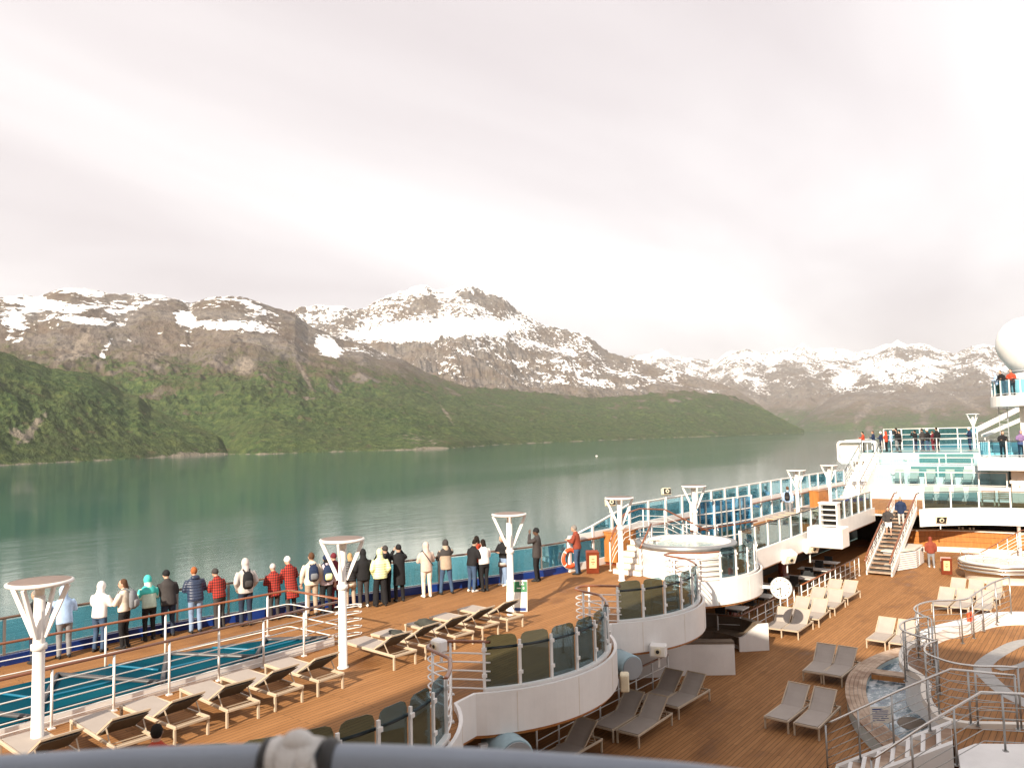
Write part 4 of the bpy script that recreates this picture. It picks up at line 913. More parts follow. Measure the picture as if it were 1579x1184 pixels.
for o_ in (-0.045, 0.045):
    for rr_, z_ in ((e0, 0.002), (e1, 0.002), (e1, 0.96), (e1-0.36, 0.94), (e0+0.12, 0.52), (e0, 0.50)):
        vs.append((bc[0]+rr_*math.cos(ea)-o_*math.sin(ea), bc[1]+rr_*math.sin(ea)+o_*math.cos(ea), LOW+z_))
q = MB(); q.add(vs, [(5, 4, 3, 2, 1, 0), (6, 7, 8, 9, 10, 11)]+[(i, (i+1) % 6, 6+(i+1) % 6, 6+i) for i in range(6)]); q.build('end_panel', 'white_paint', r)
for i, (x, y, lab) in enumerate(((21.5, 13.4, 'brown pillar behind the nearest lower railing'), (25.15, 13.5, 'brown pillar above the curved white wall'), (32.2, 13.5, 'brown pillar behind the round clock'), (38.4, 13.4, 'brown pillar under the gallery near the stand'))):
    r = empty('pillar', (x, y, LOW), 0, lab, 'pillar', 'brown wooden pillars under the gallery')
    MB().lathe([(0.28, 0.002), (0.28, 0.08), (0.23, 0.10), (0.23, 2.36), (0.29, 2.40), (0.29, 2.435)], n=20).build('shaft', 'sign_brown', r)
    MB().lathe([(0.232, 0.9), (0.245, 0.91), (0.245, 0.97), (0.232, 0.98)], n=20).build('band', 'varnish', r)
def table(x, y, rz, lab):
    r = empty('table', (x, y, LOW), rz, lab, 'table', 'white tables in the shade under the gallery')
    MB().bbox((0, 0, 0.73), (1.5, 0.75, 0.04), 0.01).build('top', 'table_top', r)
    for sx in (-0.55, 0.55):
        MB().tube([(sx, 0, 0.02), (sx, 0, 0.71)], 0.03, 8).build('leg', 'dull_metal', r); MB().bbox((sx, 0, 0.015), (0.08, 0.55, 0.03), 0.008).build('foot', 'dull_metal', r)
def dchair(x, y, rz, lab):
    r = empty('chair', (x, y, LOW), rz, lab, 'chair', 'dark chairs at the shaded tables')
    MB().bbox((0, 0, 0.45), (0.45, 0.45, 0.05), 0.015).build('seat', 'dark_metal', r); MB().bbox((0, -0.21, 0.72), (0.43, 0.035, 0.42), 0.012).build('backrest', 'dark_metal', r)
    for sx in (-0.2, 0.2):
        for sy in (-0.19, 0.19): MB().beam((sx, sy, 0), (sx, sy, 0.43), 0.03).build('leg', 'dull_metal', r)
    return r
ords = 'first second third fourth fifth sixth'.split()
for i, (x, y) in enumerate(((30.6, 13.0), (33.4, 12.9), (35.8, 13.3), (38.4, 12.6), (41.0, 12.7), (43.4, 12.9))):
    table(x, y, math.radians(90), '%s white table from the clock under the gallery' % ords[i])
    for s_, w_ in ((-1, 'near'), (1, 'far')): dchair(x+s_*0.62, y, math.radians(90*s_), 'dark chair on the %s side of the %s shaded table from the clock' % (w_, ords[i]))
# ---- wooden stair up from the pool deck
r = wroot('wooden_stair', (44.8, 10.5, LOW), 'white stair with brown treads and wooden handrails up to the gallery', 'stair')
NS = 16; X0, X1 = 44.8, 52.1
for k in range(NS):
    x = X0+(X1-X0)*k/NS; z = LOW+2.8*(k+1)/NS; yo = 0.25*math.sin(math.pi*k/NS*0.5)
    MB().bbox((x+0.20, 10.48+yo*0.2, z-0.03), (0.40, 1.14, 0.05), 0.008).build('tread', 'weathered_teak', r)
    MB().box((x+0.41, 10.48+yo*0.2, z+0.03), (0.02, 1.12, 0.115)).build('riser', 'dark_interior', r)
for y in (9.86, 11.10):
    q = MB(); pts = []
    for k in range(NS+1):
        x = X0+(X1-X0)*k/NS; z = LOW+2.8*k/NS; pts.append((x, y, z))
    n_ = len(pts); vs = [(x, y-0.03, z-0.16) for x, y, z in pts]+[(x, y-0.03, z+0.24) for x, y, z in pts]+[(x, y+0.03, z-0.16) for x, y, z in pts]+[(x, y+0.03, z+0.24) for x, y, z in pts]
    fs = []
    for i in range(n_-1): fs += [(i, i+1, n_+i+1, n_+i), (2*n_+i+1, 2*n_+i, 3*n_+i, 3*n_+i+1), (n_+i, n_+i+1, 3*n_+i+1, 3*n_+i), (i+1, i, 2*n_+i, 2*n_+i+1)]
    fs += [(0, n_, 3*n_, 2*n_), (n_-1, 3*n_-1, 4*n_-1, 2*n_-1)]
    q.add(vs, fs); q.build('stringer', 'white_paint', r)
    hp = [(44.5, y, LOW+0.75)]+[(x, y, z+1.0) for x, y, z in pts[1:-1]]+[(52.2, y, 1.02), (53.0, y, 1.03)]
    MB().tube(hp, 0.05, 8).build('handrail', 'varnish', r)
    for zo in (0.40, 0.58, 0.76): MB().tube([(x, y, z+zo) for x, y, z in pts], 0.014, 6).build('rail', 'white_paint', r)
    for k in range(0, NS+1, 2): MB().tube([(pts[k][0], y, pts[k][2]+0.2), (pts[k][0], y, pts[k][2]+0.98)], 0.02, 6).build('baluster', 'white_paint', r)
# ---- service counter, bar, posts
r = wroot('service_counter', (48.4, 9.7, LOW), 'white slatted service counter with beige top right of the stair', 'counter')
cp_ = [(46.6, 10.0), (48.2, 9.3), (50.3, 9.3), (50.3, 10.4), (46.8, 10.8)]
q = MB(); q.prism([(46.7, 10.05), (48.2, 9.4), (50.2, 9.4), (50.2, 10.3), (46.9, 10.7)], LOW+0.03, LOW+1.0); q.build('carcass', 'grey_paint', r)
q = MB(); q.prism(cp_, LOW+1.002, LOW+1.06); q.build('top', 'cream_paint', r)
for k in range(8):
    z = LOW+0.08+0.118*k
    for a, b_ in (((46.6, 10.0), (48.2, 9.3)), ((48.2, 9.3), (50.3, 9.3))): MB().beam((*a, z), (*b_, z), 0.04, 0.085).build('slat', 'white_paint', r)
MB().bbox((49.3, 9.26, LOW+0.5), (0.75, 0.03, 0.85), 0.01).build('door', 'white_paint', r)
for s_ in (-0.12, 0.14): MB().tube([(49.7+s_, 9.25, LOW+0.85), (49.7+s_, 9.20, LOW+0.85)], 0.08, 14).build('dial', 'black_plastic', r)
r = wroot('bar_counter', (55.2, 7, LOW), 'long orange wood bar counter under the white fascia', 'bar')
bp_ = [(54.6, 12.0), (54.3, 10.4), (55.0, 9.4), (55.4, 7.5), (55.5, 4.5), (55.5, -6)]
for k in range(3):
    q = MB(); q.wall(bp_, LOW+0.35+0.33*k, LOW+0.35+0.33*k+0.315, 0.3); q.build('panel', 'teak_panel', r)
q = MB(); q.wall(offset(bp_, -0.02), LOW+0.02, LOW+0.34, 0.3); q.build('plinth', 'cream_paint', r)
q = MB(); q.wall(offset(bp_, -0.12), LOW+1.34, LOW+1.40, 0.7); q.build('counter_top', 'cream_paint', r)
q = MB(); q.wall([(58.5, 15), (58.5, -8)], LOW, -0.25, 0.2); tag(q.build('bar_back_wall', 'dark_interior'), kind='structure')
for y, lab in ((8.2, 'leftmost white cup on the bar counter'), (8.0, 'second white cup from the left on the bar counter'), (7.6, 'third white cup from the left on the bar counter'), (7.4, 'rightmost white cup on the bar counter')):
    q = MB(); q.lathe([(0, 0), (0.05, 0), (0.065, 0.13), (0.05, 0.13), (0.045, 0.02)], (55.76, y, LOW+1.405), 10); tag(q.build('cup', 'paper'), lab, 'cup', 'white cups on the bar counter')
def stool(x, y, lab):
    r = empty('bar_stool', (x, y, LOW), 0, lab, 'stool', 'bar stools behind the counter')
    MB().lathe([(0, 0.74), (0.19, 0.74), (0.2, 0.78), (0, 0.80)], n=14).build('seat', 'dull_metal', r)
    for k in range(4):
        a = k*math.pi/2+0.4; MB().beam((0.12*math.cos(a), 0.12*math.sin(a), 0.74), (0.22*math.cos(a), 0.22*math.sin(a), 0), 0.025).build('leg', 'dull_metal', r)
for i, y in enumerate((9.2, 8.3, 7.4, 6.5, 5.6)): stool(57.0, y, '%s bar stool from the left in the dark bar' % ords[i])
for i, (x, y, lab) in enumerate(((54.9, 4.95, 'slim white post holding the fascia beside the hot tub'),)):
    q = MB(); q.lathe([(0.11, 0.002), (0.10, 0.05), (0.10, 1.83), (0.13, 1.84)], (x, y, LOW), 14); tag(q.build('support_post', 'white_paint'), lab, 'post')
# ---- second hot tub with steel bands and white stair rails
T2 = (46.9, 5.1); R2 = 1.9
r = wroot('hot_tub', (*T2, LOW), 'steel banded round hot tub on the pool deck at the right edge', 'hot tub', 'round hot tubs')
MB().lathe([(R2-0.25, 0.002), (R2-0.25, 0.5), (R2, 0.52), (R2, 0.95)], (*T2, LOW), 48).build('drum', 'cream_paint', r)
for z in (0.55, 0.72, 0.89): MB().lathe([(R2+0.005, z-0.05), (R2+0.05, z-0.045), (R2+0.05, z+0.045), (R2+0.005, z+0.05)], (*T2, LOW), 48).build('steel_band', 'steel', r)
MB().lathe([(R2, 0.951), (R2+0.02, 0.98), (R2-0.1, 1.0), (R2-0.3, 0.98), (R2-0.42, 0.85), (R2-0.42, 0.5)], (*T2, LOW), 48).build('lip', 'paper', r)
MB().lathe([(R2-0.405, 0.91), (0.6, 0.915), (0, 0.915)], (*T2, LOW), 40).build('water', 'tub_water', r)
pth = arc(T2, R2-0.1, 60, 230, 20)
MB().tube([(x, y, LOW+1.35) for x, y in pth], 0.018, 6).build('grab_rail', 'steel', r)
for x, y in pth[::4]: MB().tube([(x, y, LOW+0.98), (x, y, LOW+1.35)], 0.014, 6).build('rail_post', 'steel', r)
railing('tub_stair_railing', 'white stair railing climbing behind the right edge hot tub', 'railing', [(49.2, 6.3, LOW), (50.5, 5.6, LOW+0.4), (52.0, 4.6, LOW+1.0), (52.6, 3.6, LOW+1.2)], 0.95, 4, 0.8, 'varnish', 0.07, 0.05, 0.022, 0.014)
# ================================================================ splash pool and its raised platform
PZ = -1.4
plat = [(v_.x, v_.y) for v_ in spline([(x, y, 0) for x, y in [(31.0, 2.6), (30.3, 3.4), (28.6, 4.1), (27.2, 4.9), (25.6, 5.25), (24.6, 5.2), (23.6, 4.95), (22.95, 4.5), (22.4, 4.22), (21.7, 4.12), (21.0, 3.95), (20.4, 3.7), (19.85, 3.45), (19.8, 3.0), (20.1, 2.5), (20.45, 1.9)]], 4)]
pr_ = MB(); pr_.prism(plat+[(20.2, -6), (31, -6)], LOW+0.002, PZ-0.03); platform = pr_.build('pool_platform', 'white_paint'); tag(platform, kind='structure')
pr_ = MB(); pr_.prism(offset(plat, -0.0)[0:0]+[(x+0.0, y-0.10) for x, y in plat]+[(20.2, -6), (31, -6)], PZ-0.028, PZ); pr_.build('platform_floor', 'teak_deck', platform)
kr = MB(); kr.wall(offset(plat, 0.03), PZ-0.12, PZ+0.05, -0.16); kr.build('platform_edge', 'cream_paint', platform)
# grey inlaid band curling over the platform floor
band = [(v_.x, v_.y) for v_ in spline([(x, y, 0) for x, y in [(21.2, 1.6), (22.2, 2.55), (23.4, 3.15), (24.4, 3.45), (25.4, 3.42), (26.65, 3.2), (27.85, 2.9), (28.6, 2.4), (28.9, 1.5)]], 5)]
q = MB(); off_ = offset(band, -0.42); k_ = len(band); q.add([(x, y, PZ+0.004) for x, y in band]+[(x, y, PZ+0.004) for x, y in off_], [(i, i+1, k_+i+1, k_+i) for i in range(k_-1)]); q.build('inlaid_band', 'tile_grey', platform)
band = [(v_.x, v_.y) for v_ in spline([(x, y, 0) for x, y in [(24.6, 3.0), (25.3, 2.55), (26.4, 2.3), (27.4, 2.3)]], 5)]
q = MB(); off_ = offset(band, -0.25); k_ = len(band); q.add([(x, y, PZ+0.008) for x, y in band]+[(x, y, PZ+0.008) for x, y in off_], [(i, i+1, k_+i+1, k_+i) for i in range(k_-1)]); q.build('inlaid_band', 'tile_grey', platform)
# white coaming
cm = [(v_.x, v_.y) for v_ in spline([(x, y, 0) for x, y in [(25.9, 4.72), (27.0, 4.5), (28.0, 4.1), (28.9, 3.75), (29.8, 3.35), (30.4, 2.7), (30.7, 1.6)]], 4)]
q = MB(); q.wall(cm, PZ+0.002, PZ+0.34, 0.42); tag(q.build('coaming', 'white_paint'), 'broad white curved coaming on the pool platform', 'coaming')
# pool shell with teak coping planks
pc_o = [(v_.x, v_.y) for v_ in spline([(x, y, 0) for x, y in [(19.6, 4.45), (20.12, 4.85), (21.63, 5.84), (22.86, 6.37), (24.12, 6.73), (25.4, 6.92), (26.95, 6.89), (28.32, 6.6), (29.2, 6.2), (29.8, 5.4)]], 6)]
pc_i = offset(pc_o, -0.56)
q = MB(); q.wall(offset(pc_o, -0.04), LOW+0.002, LOW+0.40, -0.50); pool = q.build('splash_pool', 'pale_panel'); tag(pool, 'curved splash pool with weathered teak coping beside the platform', 'pool')
rows = 5; seg = 6
for k in range(rows):
    a_ = offset(pc_o, -0.56*k/rows-0.004); b__ = offset(pc_o, -0.56*(k+1)/rows+0.004); s0 = (k % 2)*3
    idx = [0]+list(range(4+s0, len(pc_o)-1, 8))+[len(pc_o)-1]
    for i0, i1 in zip(idx[:-1], idx[1:]):
        pa = a_[i0:i1+1]; pb = b__[i0:i1+1]
        if len(pa) < 2: continue
        d0 = 0.004
        q = MB(); q.prism(pa+list(reversed(pb)), LOW+0.405, LOW+0.44+0.002*((i0*7+k*3) % 3)); q.build('plank', 'weathered_teak', pool)
wat = MB(); wat.prism(offset(pc_o, -0.52)+[(29.6, 4.0), (26, 4.6), (24, 4.9), (22.2, 4.0), (20.4, 3.6)], LOW+0.05, LOW+0.28); wat.build('water', 'pool_water', pool)
for k in range(3): MB().beam((25.62+0.16*k, 6.36, LOW+0.455), (25.78+0.16*k, 5.2, LOW+0.455), 0.15, 0.05).build('plank', 'weathered_teak', pool)
for z in (0.30, 0.36): pass
MB().beam((25.55, 6.35, LOW+0.36), (25.71, 5.2, LOW+0.36), 0.05, 0.13).build('beam', 'teak_panel', pool)
q = MB(); q.lathe([(0, 0.03), (0.32, 0.02), (0.36, -0.02), (0.36, -0.1)], (22.35, 4.62, LOW+0.30), 18)
for i_, v_ in enumerate(q.v): q.v[i_] = (22.35+(v_[0]-22.35)*1.25, v_[1], v_[2]+0.012*math.sin(v_[0]*9))
q.build('rock', 'sofa_brown', pool)
# stair from the pool deck up to the platform
r = wroot('platform_steps', (18.4, 5.4, LOW), 'white steps with brown treads between steel rails up to the platform', 'steps')
A0 = Vector((18.38, 5.5, LOW)); A1 = Vector((18.78, 3.12, PZ)); dr = (A1-A0); hd = Vector((dr.x, dr.y, 0)).normalized(); sdv = Vector((-hd.y, hd.x, 0)); n_ = 8
Mz = Matrix.Rotation(math.atan2(hd.y, hd.x), 3, 'Z'); rl = Vector((dr.x, dr.y, 0)).length/n_
for k in range(n_):
    f_ = (k+0.5)/n_; p = A0+dr*f_; zt = LOW+(PZ-LOW)*(k+1)/n_
    MB().box((p.x, p.y, (LOW+0.002+zt-0.02)/2), (rl-0.004, 1.02, zt-0.02-LOW-0.002), M=Mz).build('riser_block', 'white_paint', r)
    MB().bbox((p.x+0.04*hd.x, p.y+0.04*hd.y, zt-0.006), (rl*0.66, 0.99, 0.022), 0.005, M=Mz).build('tread', 'weathered_teak', r)
for s_ in (0.62, -0.62):
    a = A0+sdv*s_; b_ = A1+sdv*s_; vs = []
    for q_ in (0.10, -0.10):
        o_ = sdv*q_; vs += [a+o_+Vector((0, 0, 0.002)), b_+o_+Vector((0, 0, LOW-PZ+0.002)), b_+o_+Vector((0, 0, 0.12)), a+o_+Vector((0, 0, 0.14))]
    q = MB(); q.add(vs, [(0, 1, 2, 3), (7, 6, 5, 4), (0, 4, 5, 1), (1, 5, 6, 2), (2, 6, 7, 3), (3, 7, 4, 0)]); q.build('stringer', 'white_paint', r)
q = MB(); q.prism([(19.45, 3.25), (19.72, 2.95), (20.35, 1.95), (20.15, -4), (19.2, -4), (19.35, 1.9), (18.75, 2.75), (18.2, 2.98)], LOW+0.002, PZ-0.06); tag(q.build('landing', 'teak_deck'), kind='structure')
q = MB(); q.prism([(18.15, 2.93), (18.72, 2.70), (19.30, 1.85), (19.15, -4), (13, -4), (13, 1.0), (16.4, 2.6)], LOW+0.002, PZ-0.02); tag(q.build('white_podium', 'white_paint'), kind='structure')
q = MB(); q.prism([(17.0, 1.75), (18.5, 1.15), (18.5, -3), (15.5, -3)], PZ-0.018, PZ+0.03); tag(q.build('podium_mat', 'grey_paint'), 'grey mat on the white podium in the bottom right corner', 'mat')
def steel_rail(path, label, h=1.3, n=6, step=0.9):
    """stainless rail given by its top line"""
    P = [Vector(p) for p in path]; base = [p-Vector((0, 0, h)) for p in P]
    return railing('steel_railing', label, 'railing', base, h, n, step, 'steel', 0.05, 0.05, 0.022, 0.009, 'dull_metal', hand_round=True, z_rail0=0.18, group='stainless rails around the pool platform')
Zr = -0.1
def sm3(pts, n=4): return [tuple(v_) for v_ in spline(pts, n)]
steel_rail(sm3([(30.2, 3.08, 0.15), (29.2, 3.45, 0.08), (28.1, 3.8, Zr), (26.95, 3.95, Zr), (26.14, 4.74, Zr), (25.12, 4.95, Zr), (24.41, 4.75, Zr), (23.82, 4.3, Zr)]), 'curling steel railing at the back of the pool platform')
steel_rail(sm3([(24.07, 4.43, Zr), (23.52, 4.74, Zr), (22.85, 4.86, Zr), (22.25, 4.74, Zr), (21.83, 4.4, Zr), (21.53, 3.85, Zr)]), 'round lobe of steel railing over the splash pool')
steel_rail(sm3([(21.53, 3.79, Zr), (20.96, 3.93, Zr), (20.3, 3.83, Zr), (19.95, 3.55, Zr), (19.72, 3.15, Zr), (19.75, 2.7, Zr), (20.0, 2.3, Zr), (20.1, 2.0, Zr)]), 'curved steel railing at the front corner of the platform')
steel_rail([(19.45, 2.0, Zr), (19.2, 3.15, Zr), (19.03, 4.2, -0.72), (18.88, 5.6, -1.62), (18.86, 5.75, -1.72)], 'sloping steel railing between steps and splash pool', 1.12, 5, 0.85)
steel_rail([(18.5, 1.2, Zr), (17.9, 2.42, Zr), (17.62, 3.4, -0.85), (17.35, 4.3, -1.6), (17.33, 4.4, -1.68)], 'sloping steel railing in front of the platform steps', 1.12, 4, 0.95)
# notice on the rail, orange float
r = empty('notice_board', (21.0, 5.05, -1.98), math.radians(-52), 'small white printed notice fixed to the rail by the splash pool', 'notice')
MB().bbox((0, 0, 0), (0.52, 0.02, 0.40), 0.005).build('sheet', 'paper', r)
for k, w_ in enumerate((0.26, 0.40, 0.38, 0.41, 0.36, 0.40, 0.30)): MB().box((-0.21+w_/2, -0.0125, 0.14-0.045*k), (w_, 0.003, 0.014 if k else 0.028), 0).build('print', 'blue_paint', r)
for s_ in (-1, 1): MB().tube([(s_*0.22, 0.02, -0.2), (s_*0.22, 0.02, -0.62)], 0.012, 6).build('leg', 'dull_metal', r)
r = empty('orange_float', (28.45, 4.05, -1.05), 0, 'orange rescue float hung on the platform railing', 'float')
MB().bbox((0, 0, 0), (0.16, 0.12, 0.55), 0.04).build('body', 'orange_ring', r); MB().tube([(0, 0, 0.27), (0.05, 0, 0.36), (0, 0, 0.40)], 0.012, 6).build('strap', 'rope_white', r); MB().bbox((0.22, -0.05, 0), (0.14, 0.11, 0.52), 0.04).build('body', 'orange_ring', r)
# ================================================================ far terraces and top deck
TZ = 3.15
q = MB(); q.prism([(60, 14.3), (60, 5.7), (90, 5.7), (90, 12), (66, 14.9)], 0.004, 0.97); t1 = q.build('terrace', 'white_paint'); tag(t1, kind='structure')
q = MB(); q.prism([(62.2, 14.6), (62.2, 6.0), (90, 6.0), (90, 12), (66, 15.0)], 0.974, 2.3); tag(q.build('upper_terrace', 'pale_panel'), kind='structure')
q = MB(); q.prism([(63.8, 17.3), (63.8, 5.8), (96, 5.8), (96, 14), (74, 17.0)], 2.304, TZ); topd = q.build('top_deck', 'pale_panel'); tag(topd, kind='structure')
q = MB(); q.prism([(64.1, 17.2), (64.1, 5.9), (95, 5.9), (95, 14), (74, 16.9)], TZ+0.004, TZ+0.02); q.build('top_floor', 'teal_paint', topd)
def louvre(x, y0, y1, z0, z1, lab):
    r = wroot('louvred_vent', (x, y0, z0), lab, 'vent', 'teal louvred vents in the white terrace risers')
    MB().box((x-0.02, (y0+y1)/2, (z0+z1)/2), (0.03, abs(y1-y0), z1-z0)).build('frame', 'teal_paint', r)
    n = 5
    for k in range(n): MB().beam((x-0.06, y0, z0+(z1-z0)*(k+0.5)/n), (x-0.06, y1, z0+(z1-z0)*(k+0.5)/n), 0.06, 0.06).build('slat', 'teal_paint', r)
louvre(62.2, 12.0, 10.3, 1.5, 2.24, 'left teal louvred vent in the lower white riser'); louvre(62.2, 10.2, 8.6, 1.5, 2.24, 'right teal louvred vent in the lower white riser')
louvre(63.8, 11.7, 10.0, 2.40, 3.08, 'left teal louvred vent in the upper white riser'); louvre(63.8, 9.9, 8.2, 2.40, 3.08, 'right teal louvred vent in the upper white riser')
for i, (x, y, z, lab) in enumerate(((62.2, 13.2, 1.75, 'left wall lamp in the lower white riser'), (62.2, 7.6, 1.75, 'right wall lamp in the lower white riser'), (63.8, 12.6, 2.75, 'left wall lamp in the upper white riser'), (63.8, 7.2, 2.75, 'right wall lamp in the upper white riser'))):
    r = empty('wall_lamp', (x-0.02, y, z), 0, lab, 'wall lamp', 'round wall lamps in the terrace risers'); MB().bbox((-0.02, 0, 0), (0.04, 0.36, 0.36), 0.01).build('plate', 'grey_paint', r)
    q = MB(); q.tube([(-0.045, 0, 0), (-0.07, 0, 0)], 0.13, 14); q.build('lens', 'paper', r)
railing('terrace_railing', 'glass railing in front of the row of grey green recliners', 'railing', [(60.1, 13.9, 0.97), (60.1, 5.9, 0.97)], 0.95, 1, 1.6, 'white_paint', 0.05, 0.05, 0.035, 0.02, 'white_paint', 'glass_clear', 0.12, 0.9, square=True, z_rail0=0.1)
railing('terrace_railing', 'low white rail along the middle terrace edge', 'railing', [(62.3, 14.2, 2.3), (62.3, 6.1, 2.3)], 0.55, 1, 2.2, 'white_paint', 0.05, 0.05, 0.03, 0.016, 'white_paint', 'glass_clear', 0.05, 0.45, square=True)
railing('terrace_railing', 'white rail along the front edge of the top deck', 'railing', [(63.95, 13.6, TZ+0.02), (63.95, 5.9, TZ+0.02)], 1.05, 2, 1.5, 'dull_metal', 0.05, 0.05, 0.03, 0.014, 'white_paint')
railing('top_windscreen', 'blue glass windscreen at the back of the far top deck', 'windscreen', [(74, 16.3, TZ+0.02), (74.4, 9.2, TZ+0.02)], 1.75, 2, 1.45, 'white_paint', 0.09, 0.07, 0.04, 0.03, 'white_paint', 'glass_blue', 0.1, 1.68, square=True, z_rail0=0.8)
def recliner(x, y, z, rz, lab, g):
    r = empty('recliner', (x, y, z), rz, lab, 'recliner', g)
    MB().bbox((0, 0, 0.38), (0.60, 0.55, 0.03), 0.01).build('seat', 'chair_sling', r)
    MB().bbox((0, 0.38, 0.72), (0.58, 0.03, 0.75), 0.01, M=rotm(rx=math.radians(-18))).build('backrest', 'chair_sling', r)
    MB().bbox((0, -0.45, 0.33), (0.56, 0.40, 0.03), 0.01, M=rotm(rx=math.radians(10))).build('leg_rest', 'chair_sling', r)
    for sx in (-0.32, 0.32):
        MB().tube([(sx, -0.28, 0.0), (sx, -0.26, 0.58), (sx, 0.30, 0.60)], 0.016, 6).build('arm_frame', 'dull_metal', r)
        MB().tube([(sx, 0.34, 0.0), (sx, 0.22, 0.55)], 0.016, 6).build('leg', 'dull_metal', r)
    return r
for i, y in enumerate((12.7, 11.7, 10.65, 9.45, 8.35, 7.3)): recliner(61.4, y, 0.975, math.radians(-90), '%s grey green recliner from the left on the white terrace' % ords[i], 'recliners on the white terrace')
for i, y in enumerate((10.2, 9.3, 8.45, 7.6)): recliner(57.8, y, 0, math.radians(-90), '%s grey green recliner from the left behind the bar railing' % ords[i], 'recliners behind the bar railing')
for i, (y, lab) in enumerate(((6.7, 'left wooden slatted bench behind the bar railing'), (5.8, 'right wooden slatted bench behind the bar railing'))):
    r = empty('bench', (57.2, y, 0), 0, lab, 'bench', 'slatted benches behind the bar railing')
    for k in range(4): MB().box((0.30, 0, 0.5+0.13*k), (0.03, 0.75, 0.09)).build('back_slat', 'weathered_teak', r)
    for k in range(4): MB().box((-0.15+0.12*k, 0, 0.42), (0.10, 0.75, 0.03)).build('seat_slat', 'weathered_teak', r)
    for sy in (-0.34, 0.34): MB().box((-0.1, sy, 0.2), (0.05, 0.05, 0.40)).build('leg', 'frame_cream', r); MB().box((0.33, sy, 0.5), (0.04, 0.05, 1.0)).build('post', 'frame_cream', r)
# white stairs at the left of the terraces
r = wroot('terrace_stair', (56, 14.9, 0), 'narrow white stair with tan treads up to the far top deck', 'stair')
for k in range(15):
    x = 56.2+0.52*k; z = 0.004+TZ*(k+1)/15.0
    MB().box((x+0.26, 14.95, (0.004+z-0.02)/2), (0.515, 1.3, z-0.024)).build('riser_block', 'white_paint', r)
    MB().bbox((x+0.2, 14.95, z-0.006), (0.34, 1.26, 0.022), 0.005).build('tread', 'frame_cream', r)
for y in (14.25, 15.65): railing('stair_handrail', 'dark handrail on the %s side of the narrow white stair' % ('near' if y < 15 else 'sea'), 'handrail', [(56.1, y, 0.05), (60, y, 1.6), (63.9, y, 3.15)], 1.0, 3, 1.2, 'dark_metal', 0.05, 0.05, 0.022, 0.012)
# rounded white bulwark frame that juts out on the port side
def rrect(y0, y1, z0, z1, rr, n=5):
    p = []
    for cy__, cz_, a0 in ((y1-rr, z1-rr, 0), (y0+rr, z1-rr, 90), (y0+rr, z0+rr, 180), (y1-rr, z0+rr, 270)):
        for k in range(n+1): a = math.radians(a0+90*k/n); p.append((cy__+rr*math.cos(a), cz_+rr*math.sin(a)))
    return p
r = wroot('bulwark_frame', (64.4, 16.3, 2.4), 'white rounded bulwark frame jutting over the sea from the far top deck', 'bulwark')
po = rrect(14.7, 17.6, 2.38, 4.12, 0.32); pi_ = rrect(14.85, 17.45, 2.55, 3.97, 0.22); k_ = len(po)
vs = [(64.0, y, z) for y, z in po]+[(64.0, y, z) for y, z in pi_]+[(64.6, y, z) for y, z in po]+[(64.6, y, z) for y, z in pi_]
fs = []
for i in range(k_):
    j = (i+1) % k_; fs += [(i, j, k_+j, k_+i), (2*k_+j, 2*k_+i, 3*k_+i, 3*k_+j), (i, 2*k_+i, 2*k_+j, j), (k_+j, 3*k_+j, 3*k_+i, k_+i)]
q = MB(); q.add(vs, fs); q.build('frame', 'white_paint', r)
MB().box((64.45, 16.75, 3.26), (0.05, 1.4, 1.42)).build('panel', 'cream_paint', r)
for y in (15.9, 15.4): MB().box((64.3, y, 3.26), (0.06, 0.06, 1.42)).build('bar', 'white_paint', r)
for x in (66.5, 69, 72): MB().box((x, 17.0-(x-64)*0.02, 3.65), (0.08, 0.08, 1.0)).build('post', 'white_paint', r)
MB().tube([(64.5, 17.1, 4.1), (74, 16.4, 4.15)], 0.05, 8).build('top_rail', 'white_paint', r)
# ---- tower with the radome
r = wroot('radome_tower', (60, 4, 0), 'white tower with glass balconies carrying a big white radome', 'tower')
q = MB(); q.prism([(60.0, 5.65), (60.0, -8), (72, -8), (72, 5.65)], 0.004, 2.15); q.build('lower_block', 'cream_paint', r)
q = MB(); q.prism([(58.8, 7.35), (58.6, 5), (58.6, -8), (72, -8), (72, 7.35)], 2.16, 3.0); q.build('balcony_slab', 'white_paint', r)
q = MB(); q.prism([(60.6, 5.0), (60.6, -6), (70, -6), (70, 5.0)], 3.004, 6.3); q.build('shaft', 'cream_paint', r)
pt = arc((61.5, 3.6), 3.1, 60, 250, 24); q = MB(); q.prism(pt+[(66, 0.6), (66, 6.4)], 6.31, 7.0); q.build('upper_slab', 'white_paint', r)
dr_ = MB().bbox((59.985, 4.9, 1.05), (0.05, 0.85, 1.95), 0.01).build('door', 'cream_paint', r); MB().bbox((59.95, 5.2, 1.05), (0.03, 0.04, 0.14), 0.005).build('handle', 'dark_metal', dr_)
MB().box((59.955, 4.75, 1.75), (0.006, 0.28, 0.14)).build('door_sign', 'yellowed', dr_); MB().bbox((59.985, 6.0-0.5+0.1, 1.35), (0.03, 0.30, 0.22), 0.01).build('vent_box', 'cream_paint', r)
lad = MB()
for s_ in (-1, 1): lad.box((60.45, 5.9+s_*0.24, 4.65), (0.05, 0.05, 3.3))
ld = lad.build('ladder', 'grey_paint', r)
for k in range(13): MB().box((60.45, 5.9, 3.15+0.25*k), (0.03, 0.46, 0.03)).build('rung', 'grey_paint', ld)
MB().lathe([(0.0, 7.004), (1.15, 7.004), (1.2, 7.5), (1.05, 8.3), (1.02, 8.75)], (62.0, 4.35, 0), 32).build('pedestal', 'white_paint', r)
